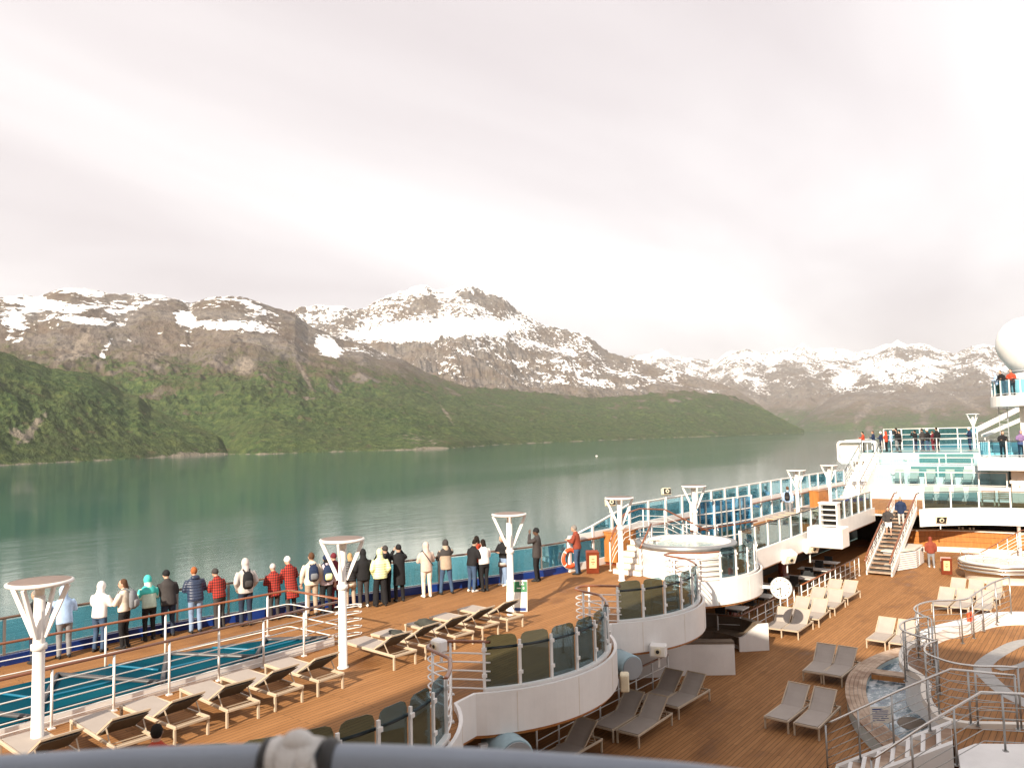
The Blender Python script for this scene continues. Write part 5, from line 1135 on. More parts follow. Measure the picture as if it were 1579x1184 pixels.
MB().lathe([(1.0, 8.72), (1.12, 8.74), (1.45, 9.25), (1.75, 9.75), (1.92, 10.3), (1.90, 10.85), (1.72, 11.4), (1.35, 11.9), (0.8, 12.25), (0.0, 12.38)], (62.0, 4.35, 0), 48).build('radome', 'white_paint', r)
MB().lathe([(1.06, 8.62), (1.16, 8.64), (1.16, 8.74), (1.06, 8.76)], (62.0, 4.35, 0), 32).build('collar', 'grey_paint', r)
for k, (z0, path) in enumerate(((7.0, [(x, y) for x, y in arc((61.5, 3.6), 2.98, 75, 200, 16)]), (3.0, [(66, 7.25), (58.9, 7.25), (58.7, 5), (58.7, -3)]))):
    railing('tower_railing', 'white and blue glass railing of the %s balcony of the radome tower' % ('upper' if k == 0 else 'lower'), 'railing', p3(path, z0), 1.05, 1, 0.75 if k == 0 else 0.95, 'dark_metal', 0.05, 0.05, 0.035, 0.015, 'white_paint', 'glass_blue', 0.1, 1.0, square=True)
for a_, b_, w_, lab in (((76, 10.0, 4.4), (88, 4.2, 8.2), 0.5, 'upper white sloping brace rising behind the far top deck'), ((76.5, 9.0, 4.2), (88, 3.6, 7.2), 0.4, 'lower white sloping brace rising behind the far top deck')):
    MB_ = MB(); MB_.beam(a_, b_, w_, w_/2); tag(MB_.build('sloping_brace', 'white_paint'), lab, 'brace', 'white sloping braces')
MB_ = MB(); MB_.tube([(70, 5.2, 3.0), (70, 5.2, 6.1)], 0.025, 6); tag(MB_.build('antenna_pole', 'white_paint'), 'thin white antenna pole beside the radome tower', 'antenna')
# ================================================================ grey handrail right in front of the viewer
def unp(x, y, z):
    d = FWD*1180.0+RGT*(x-789.5)+UPV*(592.0-y); tt_ = (z-5.2)/d.z; return CAM+d*tt_
hz_ = 4.70
hp = [unp(x, y, hz_) for x, y in ((-700, 1275), (-300, 1218), (0, 1196), (250, 1182), (480, 1177), (700, 1184), (900, 1197), (1100, 1216), (1350, 1262), (1650, 1345))]
hp = spline(hp, 6)
r = wroot('viewing_rail', hp[0], 'thick grey handrail close in front of the viewer along the bottom', 'handrail')
MB().tube(hp, 0.030, 24).build('tube', 'rail_grey', r)
def near(x): return min(range(len(hp)), key=lambda i: abs(RGT.dot(hp[i]-CAM)/FWD.dot(hp[i]-CAM)*1180+789.5-x))
def on(x):
    for i in range(len(hp)-1):
        u0 = RGT.dot(hp[i]-CAM)/FWD.dot(hp[i]-CAM)*1180+789.5; u1 = RGT.dot(hp[i+1]-CAM)/FWD.dot(hp[i+1]-CAM)*1180+789.5
        if u0 <= x <= u1: return hp[i].lerp(hp[i+1], (x-u0)/(u1-u0)), (hp[i+1]-hp[i]).normalized()
for i in range(4, len(hp)-2, 9): MB().tube([hp[i]-Vector((0, 0, 0.028)), (hp[i].x, hp[i].y, 3.6)], 0.018, 10).build('post', 'rail_grey', r)
w = wroot('tied_cloth', on(460)[0], 'white cloth tape wound round the grey handrail with dark bands', 'cloth')
cl = []; rr_ = []
for k in range(13):
    x = 418+84*k/12; p, tn = on(x); cl.append(p+Vector((0, 0, 0.004*math.sin(k*1.7)))); rr_.append(0.0345+0.006*math.sin(math.pi*k/12)+0.0016*math.sin(k*2.4))
MB().tube(cl, rr_, 28).build('wrap', 'rope_white', w)
for xa, xb in ((404, 421), (496, 520)):
    MB().tube([on(xa+(xb-xa)*k/4)[0] for k in range(5)], [0.0325, 0.0375, 0.0385, 0.0375, 0.0325], 28).build('band', 'black_plastic', w)
q = MB(); c0, tn = on(462); ridge = []
for k in range(9): p, tn = on(436+52*k/8); ridge.append(p+Vector((0, 0, 0.026+0.012*math.sin(math.pi*k/8)))-FWD*0.008)
q.tube(ridge, [0.004+0.014*math.sin(math.pi*(k+0.5)/9) for k in range(9)], 12); q.build('knot', 'rope_white', w)
# floating ice far out
lump('ice_floe', (0, 0, 0), (1, 1, 1), 'paper', 'tiny white ice floe drifting on the sea', 'ice', 5)
o = bpy.data.objects['ice_floe']; p = unp(920, 703, WATER_Z); o.location = p; o.scale = (2.2, 1.6, 1.0)
# ================================================================ people
def loft(mb, pts, rads, n=12, ref=(0, 1, 0)):
    """closed tube with elliptical sections; rads = (along ref, across it)"""
    P = [Vector(p) for p in pts]; k = len(P); vs = []; rf = Vector(ref)
    for i in range(k):
        t_ = (P[min(i+1, k-1)]-P[max(i-1, 0)]); t_ = t_.normalized() if t_.length > 1e-9 else Vector((0, 0, 1))
        u = rf-t_*rf.dot(t_)
        if u.length < 0.05: u = Vector((1, 0, 0))-t_*t_.x
        u.normalize(); w_ = t_.cross(u); ra, rb = rads[i] if isinstance(rads[i], (tuple, list)) else (rads[i], rads[i])
        for j in range(n):
            a = 2*math.pi*j/n; vs.append(P[i]+u*(ra*math.cos(a))+w_*(rb*math.sin(a)))
    fs = [(i*n+j, i*n+(j+1) % n, (i+1)*n+(j+1) % n, (i+1)*n+j) for i in range(k-1) for j in range(n)]
    fs += [tuple(reversed(range(n))), tuple((k-1)*n+j for j in range(n))]
    mb.add(vs, fs, True)
def ball(mb, c, r, n=10, M=None):
    pr2 = []
    for i in range(n+1):
        a = -math.pi/2+math.pi*i/n; pr2.append((max(math.cos(a), 1e-3), math.sin(a)))
    o = len(mb.v); mb.lathe(pr2, (0, 0, 0), 12)
    for i in range(o, len(mb.v)):
        p = Vector((mb.v[i][0]*r[0], mb.v[i][1]*r[1], mb.v[i][2]*r[2]))
        if M is not None: p = M@p
        mb.v[i] = tuple(Vector(c)+p)
def remeshed(mb, name, mat, parent, vox, smooth=5, extra=None):
    me = bpy.data.meshes.new('tmp'); me.from_pydata(mb.v, [], mb.f); me.update()
    bm = bmesh.new(); bm.from_mesh(me); bmesh.ops.remove_doubles(bm, verts=bm.verts, dist=1e-5); bmesh.ops.recalc_face_normals(bm, faces=bm.faces); bm.to_mesh(me); bm.free()
    o = bpy.data.objects.new('tmp', me); COL.objects.link(o)
    md = o.modifiers.new('r', 'REMESH'); md.mode = 'VOXEL'; md.voxel_size = vox
    sm = o.modifiers.new('s', 'SMOOTH'); sm.factor = 0.5; sm.iterations = smooth
    dg = bpy.context.evaluated_depsgraph_get(); me2 = bpy.data.meshes.new_from_object(o.evaluated_get(dg))
    bpy.data.objects.remove(o); bpy.data.meshes.remove(me)
    if extra is not None and extra.v:
        bm = bmesh.new(); bm.from_mesh(me2); vv = [bm.verts.new(p) for p in extra.v]
        for f in extra.f:
            try: bm.faces.new([vv[i] for i in f])
            except ValueError: pass
        bm.to_mesh(me2); bm.free()
    me2.polygons.foreach_set('use_smooth', [True]*len(me2.polygons)); me2.name = name
    me2.materials.clear(); me2.materials.append(MATS[mat]); ob = bpy.data.objects.new(name, me2); link(ob, parent); return ob
for nm_, c_ in (('skin', (0.50, 0.30, 0.21)), ('skin_dark', (0.12, 0.065, 0.04))): simple(nm_, c_, 0.55, var=0.08, scale=14)
for nm_, c_ in (('c_black', (0.016, 0.016, 0.018)), ('c_char', (0.05, 0.045, 0.045)), ('c_navy', (0.018, 0.03, 0.07)), ('c_sky', (0.36, 0.50, 0.72)), ('c_white', (0.80, 0.76, 0.74)), ('c_cream', (0.68, 0.60, 0.50)),
                ('c_teal', (0.07, 0.50, 0.46)), ('c_mint', (0.50, 0.62, 0.52)), ('c_lgrey', (0.50, 0.46, 0.44)), ('c_lilac', (0.58, 0.50, 0.56)), ('c_maroon', (0.13, 0.02, 0.03)), ('c_lime', (0.74, 0.80, 0.42)), ('c_beige', (0.55, 0.44, 0.38)),
                ('c_brown', (0.22, 0.17, 0.14)), ('c_red', (0.40, 0.06, 0.03)), ('c_rust', (0.22, 0.05, 0.03)), ('c_jean', (0.05, 0.085, 0.15)), ('c_ljean', (0.20, 0.28, 0.42)), ('c_djean', (0.025, 0.035, 0.06)), ('c_grey', (0.22, 0.22, 0.23)), ('c_tan', (0.38, 0.30, 0.23)),
                ('c_purple', (0.20, 0.13, 0.26)), ('c_bpgrey', (0.17, 0.18, 0.20)), ('hair_dark', (0.015, 0.011, 0.009)), ('hair_brown', (0.10, 0.05, 0.028)), ('hair_blond', (0.42, 0.27, 0.13)), ('hair_grey', (0.20, 0.185, 0.17)), ('hair_red', (0.30, 0.10, 0.035)), ('shoe_white', (0.66, 0.66, 0.64)), ('shoe_dark', (0.03, 0.03, 0.032))):
    cloth(nm_, c_)
m, t, b = base_mat('c_plaid')
v = mapped(t, (1, 1, 1), src='obj'); sp = t.nodes.new('ShaderNodeSeparateXYZ'); t.links.new(v, sp.inputs[0])
def bandf(src, per): return math_n(t, 'GREATER_THAN', math_n(t, 'SINE', math_n(t, 'MULTIPLY', src, 2*math.pi/per)), 0.1)
h_ = bandf(sp.outputs['Z'], 0.07); w_ = bandf(math_n(t, 'ADD', sp.outputs['Y'], math_n(t, 'MULTIPLY', sp.outputs['X'], 0.6)), 0.07)
dk = math_n(t, 'MULTIPLY', math_n(t, 'ADD', h_, w_), 0.5)
t.links.new(ramp(t, dk, [(0.0, (0.42, 0.035, 0.02)), (0.5, (0.20, 0.018, 0.014)), (1.0, (0.045, 0.010, 0.010))]), b.inputs['Base Color']); b.inputs['Roughness'].default_value = 0.9
def quilt(name, col):
    m, t, b = base_mat(name); v = mapped(t, (1, 1, 1), src='obj'); sp = t.nodes.new('ShaderNodeSeparateXYZ'); t.links.new(v, sp.inputs[0])
    s_ = math_n(t, 'ABSOLUTE', math_n(t, 'SINE', math_n(t, 'MULTIPLY', sp.outputs['Z'], math.pi/0.075)))
    b.inputs['Base Color'].default_value = (*col, 1); b.inputs['Roughness'].default_value = 0.45; bump(t, b, s_, 0.45, 0.02)
quilt('q_navy', (0.022, 0.035, 0.075)); quilt('q_black', (0.02, 0.02, 0.022)); quilt('q_lime', (0.74, 0.80, 0.42))
ARMS = {  # elbow, wrist for the left side (y mirrored for the right)
    'rail': ((0.07, 0.255, 1.12), (0.33, 0.15, 1.12)), 'down': ((-0.03, 0.27, 1.14), (0.05, 0.27, 0.88)), 'camera': ((0.20, 0.27, 1.26), (0.22, 0.085, 1.555)),
    'phone': ((0.06, 0.26, 1.15), (0.29, 0.11, 1.22)), 'pocket': ((-0.07, 0.265, 1.12), (0.08, 0.19, 0.95)), 'fold': ((0.10, 0.27, 1.14), (0.24, -0.02, 1.16))}
def person(loc, face, H=1.72, pose='rail', pose_r=None, lean=0.0, jacket='c_black', hem=0.80, trousers='c_jean', wide=0.0, head='hair', headmat='hair_dark', hairlen=0.0, skin='skin', shoes='shoe_dark',
           label='', pack=None, stance=0.11, step=0.0, head_turn=0.0, head_down=0.0, sleeves=None, group=None, sit=False, lod=0, fat=1.0, hood_up=False, shorts=False, skirt=None, yoke=None, strap=None, gadget=None):
    s = H/1.72; r = empty('person', loc, math.radians(face), label, 'person', group)
    vox = 0.021 if lod == 0 else 0.032
    hipz = 0.90 if not sit else 0.50
    def up_(p):
        """lean of everything above the hips"""
        q = Vector(p)
        if sit: q.z -= 0.40
        a = math.radians(lean); d = q-Vector((0, 0, hipz)); c_, s_ = math.cos(a), math.sin(a)
        return (Vector((d.x*c_+d.z*s_, d.y, -d.x*s_+d.z*c_))+Vector((0, 0, hipz)))*s
    # arms
    el, wr_ = [], []
    for sd_, ps in ((1, pose), (-1, pose_r or pose)):
        e, w_ = ARMS[ps]
        el.append(up_((e[0], e[1]*sd_, e[2]))); wr_.append(up_((w_[0], w_[1]*sd_, w_[2])))
        if ps == 'rail': wr_[-1].z = max(min(wr_[-1].z, 1.20), 1.13)
    sh = [up_((0.0, 0.168*sd_, 1.365)) for sd_ in (1, -1)]
    # legs
    hips = [Vector((0, 0.095*sd_, hipz-0.02))*s for sd_ in (1, -1)]
    if sit: kn = [Vector((0.44, 0.12*sd_, 0.50))*s for sd_ in (1, -1)]; an = [Vector((0.46, 0.12*sd_, 0.09))*s for sd_ in (1, -1)]
    else:
        kn = [Vector((0.03+step*sd_*0.55, (0.095+stance)/2*sd_, 0.49))*s for sd_ in (1, -1)]; an = [Vector((step*sd_-0.02, stance*sd_, 0.085))*s for sd_ in (1, -1)]
    nk = up_((0.0, 0, 1.46)); hc = up_((0.035, 0, 1.60))
    Mh = Matrix.Rotation(math.radians(head_turn), 3, 'Z')@Matrix.Rotation(math.radians(lean*0.3+head_down), 3, 'Y')
    # ---- body: one skin of head, neck, trunk and limbs
    bd = MB()
    loft(bd, [up_((0, 0, 0.86)), up_((0, 0, 1.05)), up_((0, 0, 1.30)), up_((0, 0, 1.42))], [(0.13*s, 0.095*s), (0.12*s, 0.09*s), (0.155*s, 0.10*s), (0.12*s, 0.07*s)])
    loft(bd, [up_((-0.01, 0, 1.38)), nk, hc], [0.062*s, 0.056*s, 0.06*s], 10)
    ball(bd, hc, (0.098*s, 0.078*s, 0.118*s), M=Mh); ball(bd, hc+Mh@Vector((0.035, 0, -0.055))*s, (0.060*s, 0.055*s, 0.06*s), M=Mh)
    ball(bd, hc+Mh@Vector((0.098, 0, -0.018))*s, (0.022*s, 0.016*s, 0.026*s), 6)
    for sd_ in (1, -1): ball(bd, hc+Mh@Vector((-0.005, 0.080*sd_, -0.01))*s, (0.022*s, 0.014*s, 0.032*s), 6)
    fg = MB()
    for i in range(2):
        loft(bd, [sh[i], el[i], wr_[i]], [0.05*s, 0.042*s, 0.030*s], 8)
        fa = (wr_[i]-el[i]).normalized(); sdv_ = fa.cross(Vector((0, 0, 1)));
        if sdv_.length < 0.2: sdv_ = Vector((0, 1, 0))
        sdv_.normalize(); pm = wr_[i]+fa*0.055*s; nrm_ = sdv_.cross(fa)
        loft(bd, [wr_[i], pm, pm+fa*0.035*s], [(0.030*s, 0.024*s), (0.042*s, 0.019*s), (0.038*s, 0.016*s)], 8, ref=sdv_)
        if lod == 0:
            for q in range(4):
                b0 = pm+fa*0.028*s+sdv_*(0.030-0.02*q)*s; ln = (0.062, 0.074, 0.070, 0.054)[q]*s; cur = -nrm_*(0.4*ln)
                loft(fg, [b0, b0+fa*ln*0.55+cur*0.25, b0+fa*ln*0.85+cur], [0.0088*s, 0.0082*s, 0.0065*s], 5)
            th = pm-fa*0.02*s+sdv_*(0.034 if i else -0.034)*s; dv_ = sdv_*(1 if i else -1)
            loft(fg, [th, th+(fa*0.6+dv_*0.6)*0.03*s, th+(fa+dv_*0.35)*0.055*s], [0.012*s, 0.010*s, 0.008*s], 5)
        loft(bd, [hips[i], kn[i], an[i]], [0.07*s, 0.05*s, 0.038*s], 8)
    body = remeshed(bd, 'body', skin, r, vox*0.9, 3, fg)
    if lod == 0:
        ey = MB()
        for sd_ in (1, -1): ball(ey, hc+Mh@Vector((0.089, 0.030*sd_, 0.012))*s, (0.010*s, 0.012*s, 0.009*s), 6)
        ey.build('eyes', 'shoe_dark', body)
        mo = MB(); ball(mo, hc+Mh@Vector((0.087, 0, -0.062))*s, (0.008*s, 0.022*s, 0.006*s), 6); mo.build('mouth', 'c_maroon', body)
    # ---- jacket
    jk = MB(); f_ = fat
    hz2 = hem if not sit else 0.86
    loft(jk, [up_((0, 0, hz2)), up_((0, 0, (hz2+1.12)/2)), up_((0.0, 0, 1.14)), up_((0, 0, 1.30)), up_((-0.01, 0, 1.40)), up_((-0.01, 0, 1.47))],
         [(0.195*s*f_, 0.145*s*f_), (0.190*s*f_, 0.145*s*f_), (0.180*s*f_, 0.135*s*f_), (0.200*s*f_, 0.140*s*f_), (0.165*s, 0.105*s), (0.078*s, 0.075*s)], 16)
    for i in range(2):
        ed = el[i]+(wr_[i]-el[i])*0.93
        loft(jk, [sh[i]+Vector((0, 0, 0.01)), sh[i].lerp(el[i], 0.5)+Vector((0, 0.012*(1 if i == 0 else -1), 0)), el[i], el[i].lerp(ed, 0.6), ed], [0.074*s*f_, 0.074*s*f_, 0.066*s*f_, 0.058*s*f_, 0.050*s*f_], 10)
    if head == 'hood':
        ball(jk, hc+Mh@Vector((-0.022, 0, 0.012))*s, (0.118*s, 0.104*s, 0.138*s), M=Mh); loft(jk, [up_((-0.02, 0, 1.40)), nk+Vector((-0.02, 0, 0))*s, hc+Vector((-0.03, 0, -0.04))*s], [0.11*s, 0.098*s, 0.09*s], 12)
    else:
        loft(jk, [up_((-0.01, 0, 1.42)), up_((-0.012, 0, 1.50))], [(0.088*s, 0.085*s), (0.080*s, 0.078*s)], 12)
        if hood_up: ball(jk, up_((-0.10, 0, 1.44)), (0.07*s, 0.12*s, 0.06*s))
    jo = remeshed(jk, 'jacket', jacket, r, vox)
    if head == 'hood':   # the face opening: cut the front of the hood away
        bm = bmesh.new(); bm.from_mesh(jo.data); fwd_ = Mh@Vector((1, 0, 0)); cut = [f for f in bm.faces if (f.calc_center_median()-hc).dot(fwd_) > 0.052*s and (f.calc_center_median()-hc).length < 0.135*s]
        bmesh.ops.delete(bm, geom=cut, context='FACES'); bm.to_mesh(jo.data); bm.free()
    if yoke:
        yk = MB(); loft(yk, [up_((0, 0, 1.22)), up_((0, 0, 1.31)), up_((-0.01, 0, 1.405)), up_((-0.01, 0, 1.475))], [(0.207*s*f_, 0.147*s*f_), (0.210*s*f_, 0.150*s*f_), (0.175*s, 0.115*s), (0.09*s, 0.086*s)], 16)
        for i in range(2): loft(yk, [sh[i], sh[i].lerp(el[i], 0.5), el[i], el[i].lerp(wr_[i], 0.9)], [0.090*s, 0.083*s, 0.073*s, 0.056*s], 10)
        if head == 'hood': ball(yk, hc+Mh@Vector((-0.030, 0, 0.014))*s, (0.118*s, 0.108*s, 0.142*s), M=Mh)
        remeshed(yk, 'jacket_yoke', yoke, r, vox)
    # ---- trousers
    tr = MB(); w2 = wide
    loft(tr, [Vector((0, 0, hipz+0.12))*s, Vector((0, 0, hipz+0.02))*s, Vector((0, 0, hipz-0.09))*s], [(0.158*s, 0.118*s), (0.172*s, 0.130*s), (0.150*s, 0.115*s)], 14)
    for i in range(2):
        end = an[i] if not shorts else kn[i].lerp(hips[i], 0.08)
        pts = [hips[i], hips[i].lerp(kn[i], 0.5), kn[i], kn[i].lerp(an[i], 0.5), an[i]-Vector((0, 0, 0.03))*s] if not shorts else [hips[i], hips[i].lerp(kn[i], 0.5), end]
        rd = [(0.098+w2*0.2)*s, (0.088+w2*0.5)*s, (0.070+w2)*s, (0.062+w2*1.2)*s, (0.056+w2*1.4)*s]
        loft(tr, pts, rd[:len(pts)], 10)
    remeshed(tr, 'trousers' if not shorts else 'shorts', trousers, r, vox)
    if skirt:
        sk_ = MB(); sk_.lathe([(0.185*s, 0.72*s), (0.20*s, 0.66*s), (0.19*s, 0.80*s)], n=16); sk_.build('shirt_hem', skirt, r)
    for i in range(2):
        a_ = an[i]; so = MB(); fx_ = Vector((1, 0.12*(1 if i == 0 else -1), 0)).normalized()
        loft(so, [Vector((a_.x, a_.y, 0.045*s))-fx_*0.075*s, Vector((a_.x, a_.y, 0.050*s))-fx_*0.03*s, Vector((a_.x, a_.y, 0.045*s))+fx_*0.06*s, Vector((a_.x, a_.y, 0.035*s))+fx_*0.14*s, Vector((a_.x, a_.y, 0.028*s))+fx_*0.185*s],
             [(0.030*s, 0.040*s), (0.040*s, 0.050*s), (0.043*s, 0.044*s), (0.043*s, 0.034*s), (0.025*s, 0.022*s)], 8)
        loft(so, [Vector((a_.x, a_.y, 0.05*s)), a_+Vector((0, 0, 0.03*s))], [0.045*s, 0.042*s], 8)
        so.build('shoe', shoes, r)
    # ---- hair and hats
    hd = MB()
    if head == 'hair':
        ball(hd, hc+Mh@Vector((-0.022, 0, 0.022))*s, (0.098*s, 0.088*s, 0.112*s), M=Mh)
        if hairlen: loft(hd, [hc+Mh@Vector((-0.045, 0, 0.03))*s, hc+Mh@Vector((-0.085, 0, -0.08))*s, hc+Mh@Vector((-0.09, 0, -0.08-hairlen*0.5))*s, hc+Mh@Vector((-0.075, 0, -0.09-hairlen))*s], [(0.085*s, 0.06*s), (0.09*s, 0.045*s), (0.08*s, 0.04*s), (0.04*s, 0.02*s)], 10)
        remeshed(hd, 'hair', headmat, r, 0.017 if lod == 0 else 0.028, 2)
    elif head == 'beanie':
        ball(hd, hc+Mh@Vector((-0.014, 0, 0.038))*s, (0.108*s, 0.092*s, 0.105*s), M=Mh)
        loft(hd, [hc+Mh@Vector((-0.01, 0, 0.005))*s, hc+Mh@Vector((-0.012, 0, 0.05))*s], [(0.096*s, 0.110*s), (0.098*s, 0.112*s)], 14)
        remeshed(hd, 'beanie', headmat, r, 0.017 if lod == 0 else 0.028, 2)
        if hairlen:
            h2 = MB(); loft(h2, [hc+Mh@Vector((-0.05, 0, 0.0))*s, hc+Mh@Vector((-0.08, 0, -0.08))*s, hc+Mh@Vector((-0.08, 0, -0.09-hairlen))*s], [(0.08*s, 0.05*s), (0.085*s, 0.04*s), (0.05*s, 0.02*s)], 10); h2.build('hair', 'hair_dark', r)
    if strap:
        st_ = MB(); st_.tube([up_((0.11, 0.12, 1.44)), up_((-0.02, 0.14, 1.475)), up_((-0.145, 0.06, 1.33)), up_((-0.165, -0.08, 1.12)), up_((-0.12, -0.19, 0.98))], 0.014, 6); st_.build('strap', strap, r)
    if gadget:
        mid = (wr_[0]+wr_[1])/2; Rz = Matrix.Rotation(math.radians(face), 4, 'Z'); g0 = Matrix.Translation(Vector(loc))@Rz
        fw = (wr_[0]+wr_[1])/2+Vector((0.05, 0, 0.045)); ge = empty(gadget[0], g0@fw, math.radians(face), gadget[1], gadget[0].replace('_', ' '))
        if gadget[0] == 'binoculars':
            for sd_ in (1, -1): MB().tube([(-0.05, 0.032*sd_, 0), (0.02, 0.032*sd_, 0), (0.09, 0.036*sd_, 0)], [0.018, 0.022, 0.030], 10).build('barrel', 'black_plastic', ge)
            MB().box((0, 0, 0), (0.05, 0.05, 0.02)).build('bridge', 'black_plastic', ge)
        else:
            MB().bbox((0, 0, 0), (0.05, 0.13, 0.085), 0.012).build('camera_body', 'black_plastic', ge); MB().tube([(0.02, 0, -0.005), (0.10, 0, -0.005)], 0.032, 12).build('lens', 'black_plastic', ge)
    if pack:
        mat_, lab_, acc = pack; Rz = Matrix.Rotation(math.radians(face), 4, 'Z'); base = Matrix.Translation(Vector(loc))@Rz
        bp_ = empty('backpack', base@up_((-0.21, 0, 0.98)), math.radians(face), lab_, 'backpack', 'backpacks worn by people at the rail')
        tl = Matrix.Rotation(math.radians(lean), 3, 'Y'); bb = MB()
        loft(bb, [tl@Vector((-0.02, 0, 0.0)), tl@Vector((-0.035, 0, 0.06)), tl@Vector((-0.035, 0, 0.24)), tl@Vector((-0.02, 0, 0.40)), tl@Vector((0.0, 0, 0.46))], [(0.10, 0.05), (0.145, 0.085), (0.15, 0.09), (0.125, 0.07), (0.06, 0.03)], 14)
        bb.build('pack_body', mat_, bp_)
        pk = MB(); loft(pk, [tl@Vector((-0.10, 0, 0.04)), tl@Vector((-0.125, 0, 0.08)), tl@Vector((-0.125, 0, 0.19)), tl@Vector((-0.10, 0, 0.23))], [(0.08, 0.02), (0.105, 0.04), (0.105, 0.04), (0.08, 0.02)], 12); pk.build('pocket', acc, bp_)
        for sd_ in (1, -1): MB().tube([tl@Vector((0.02, 0.07*sd_, 0.42)), tl@Vector((0.13, 0.09*sd_, 0.52)), tl@Vector((0.30, 0.10*sd_, 0.46)), tl@Vector((0.345, 0.115*sd_, 0.30))], 0.017, 6, flat=1.0).build('shoulder_strap', mat_, bp_)
        MB().tube([tl@Vector((-0.02, 0.03, 0.455)), tl@Vector((-0.03, 0, 0.50)), tl@Vector((-0.02, -0.03, 0.455))], 0.008, 5).build('grab_loop', mat_, bp_)
    return r
GP = 'people along the port railing'
def P_(x, y, face, **k): k.setdefault('group', GP); return person((x, y, 0), face, **k)
P_(7.57, 20.6, 95, H=1.74, pose='rail', lean=8, jacket='c_black', trousers='c_djean', head='hair', headmat='hair_grey', head_turn=35, label='person in dark jacket behind the nearest lamp')
P_(8.14, 20.55, 80, H=1.72, pose='phone', lean=10, jacket='c_sky', hem=0.82, trousers='c_grey', head='hood', label='person in pale blue hooded jacket right of the nearest lamp')
P_(8.9, 20.4, 30, H=1.72, pose='phone', pose_r='phone', lean=4, jacket='c_white', hem=0.84, trousers='c_jean', head='hood', label='person in white hooded jacket seen side on, holding something up')
P_(9.43, 20.2, 125, H=1.73, pose='fold', lean=2, jacket='c_cream', hem=0.92, trousers='c_black', head='hair', headmat='hair_brown', hairlen=0.10, head_turn=25, label='person with brown hair, cream top and black trousers', pack=('c_bpgrey', 'grey backpack on the person in a cream top', 'c_grey'))
P_(10.17, 20.4, 85, H=1.68, pose='rail', lean=10, jacket='c_mint', hem=0.86, trousers='c_black', head='hood', yoke='c_teal', label='person in turquoise and mint hooded jacket leaning on the rail')
P_(10.67, 20.35, 82, H=1.76, pose='rail', lean=14, jacket='c_char', hem=0.80, trousers='c_djean', head='beanie', headmat='c_black', fat=1.08, label='person in dark grey jacket and black knit hat')
P_(11.3, 20.1, 76, H=1.77, pose='rail', lean=12, jacket='q_navy', hem=0.82, trousers='c_ljean', head='hair', headmat='hair_red', hood_up=True, fat=1.1, label='person in quilted navy jacket with ginger hair and light jeans')
P_(11.93, 19.95, 95, H=1.66, pose='rail', lean=16, jacket='c_plaid', hem=0.86, trousers='c_char', head='beanie', headmat='c_char', fat=1.05, label='person in red plaid jacket and dark grey knit hat')
P_(12.52, 19.6, 72, H=1.86, pose='pocket', lean=2, jacket='c_lgrey', hem=0.84, trousers='c_djean', head='hood', label='tall person in pale grey hoodie, standing upright', pack=('c_black', 'black backpack on the person in the pale grey hoodie', 'c_char'))
P_(13.39, 19.5, 74, H=1.60, pose='rail', lean=10, jacket='c_plaid', hem=0.72, trousers='c_char', head='beanie', headmat='c_lgrey', fat=1.08, label='shorter person in red plaid jacket and pale grey knit hat')
P_(13.9, 19.4, 88, H=1.76, pose='rail', lean=14, jacket='c_plaid', hem=0.52, trousers='c_char', head='beanie', headmat='c_white', label='person in long red plaid coat and white knit hat')
P_(14.33, 19.0, 66, H=1.84, pose='down', lean=0, jacket='c_cream', hem=0.84, trousers='c_tan', head='hair', headmat='hair_brown', hood_up=True, label='person in cream jacket with brown hair bun and tan trousers', pack=('c_navy', 'navy and grey backpack on the person in a cream jacket', 'c_bpgrey'))
P_(14.75, 18.85, 66, H=1.72, pose='down', lean=2, jacket='c_lilac', hem=0.84, trousers='c_black', head='beanie', headmat='c_navy', hairlen=0.1, label='person in lilac jacket and navy knit hat left of the lamp pole', pack=('c_navy', 'navy backpack with yellow trim on the person in lilac', 'c_lime'))
P_(15.22, 19.0, 80, H=1.70, pose='rail', lean=8, jacket='c_maroon', hem=0.6, trousers='c_maroon', head='beanie', headmat='c_maroon', label='person in maroon mostly hidden by the lamp at the skylight corner')
P_(15.62, 18.8, 60, H=1.66, pose='pocket', lean=3, jacket='q_black', hem=0.84, trousers='c_tan', head='hair', headmat='hair_blond', hairlen=0.06, skirt='c_cream', shoes='shoe_dark', label='person with blond hair in quilted black jacket and tan leggings')
P_(15.93, 18.55, 64, H=1.76, pose='pocket', lean=3, jacket='c_black', hem=0.80, trousers='c_char', head='hood', shoes='shoe_white', fat=1.08, label='person in black hooded jacket with charcoal trousers and white soles')
P_(16.3, 18.2, 62, H=1.75, pose='pocket', lean=1, jacket='q_lime', hem=0.84, trousers='c_black', wide=0.028, head='hood', fat=1.12, stance=0.15, label='person in bright lime hooded puffer jacket and wide black trousers')
P_(16.8, 18.5, 70, H=1.76, pose='camera', lean=0, jacket='c_black', trousers='c_black', head='beanie', headmat='c_char', label='person in black half hidden behind the lime jacket')
P_(17.1, 18.2, 62, H=1.78, pose='camera', lean=2, jacket='c_black', hem=0.50, trousers='c_black', head='beanie', headmat='c_black', label='person in long black coat holding a camera up', gadget=('camera', 'black camera held up by the person in the long black coat'))
P_(18.03, 17.9, 64, H=1.76, pose='rail', lean=2, jacket='c_beige', hem=0.80, trousers='c_cream', head='hood', shoes='shoe_white', strap='c_black', label='person all in beige with a black shoulder strap')
P_(18.74, 17.7, 60, H=1.76, pose='rail', pose_r='camera', lean=3, jacket='c_tan', hem=0.78, trousers='c_jean', head='hood', yoke='c_char', stance=0.19, label='person in dark and tan hooded jacket raising one arm, in jeans')
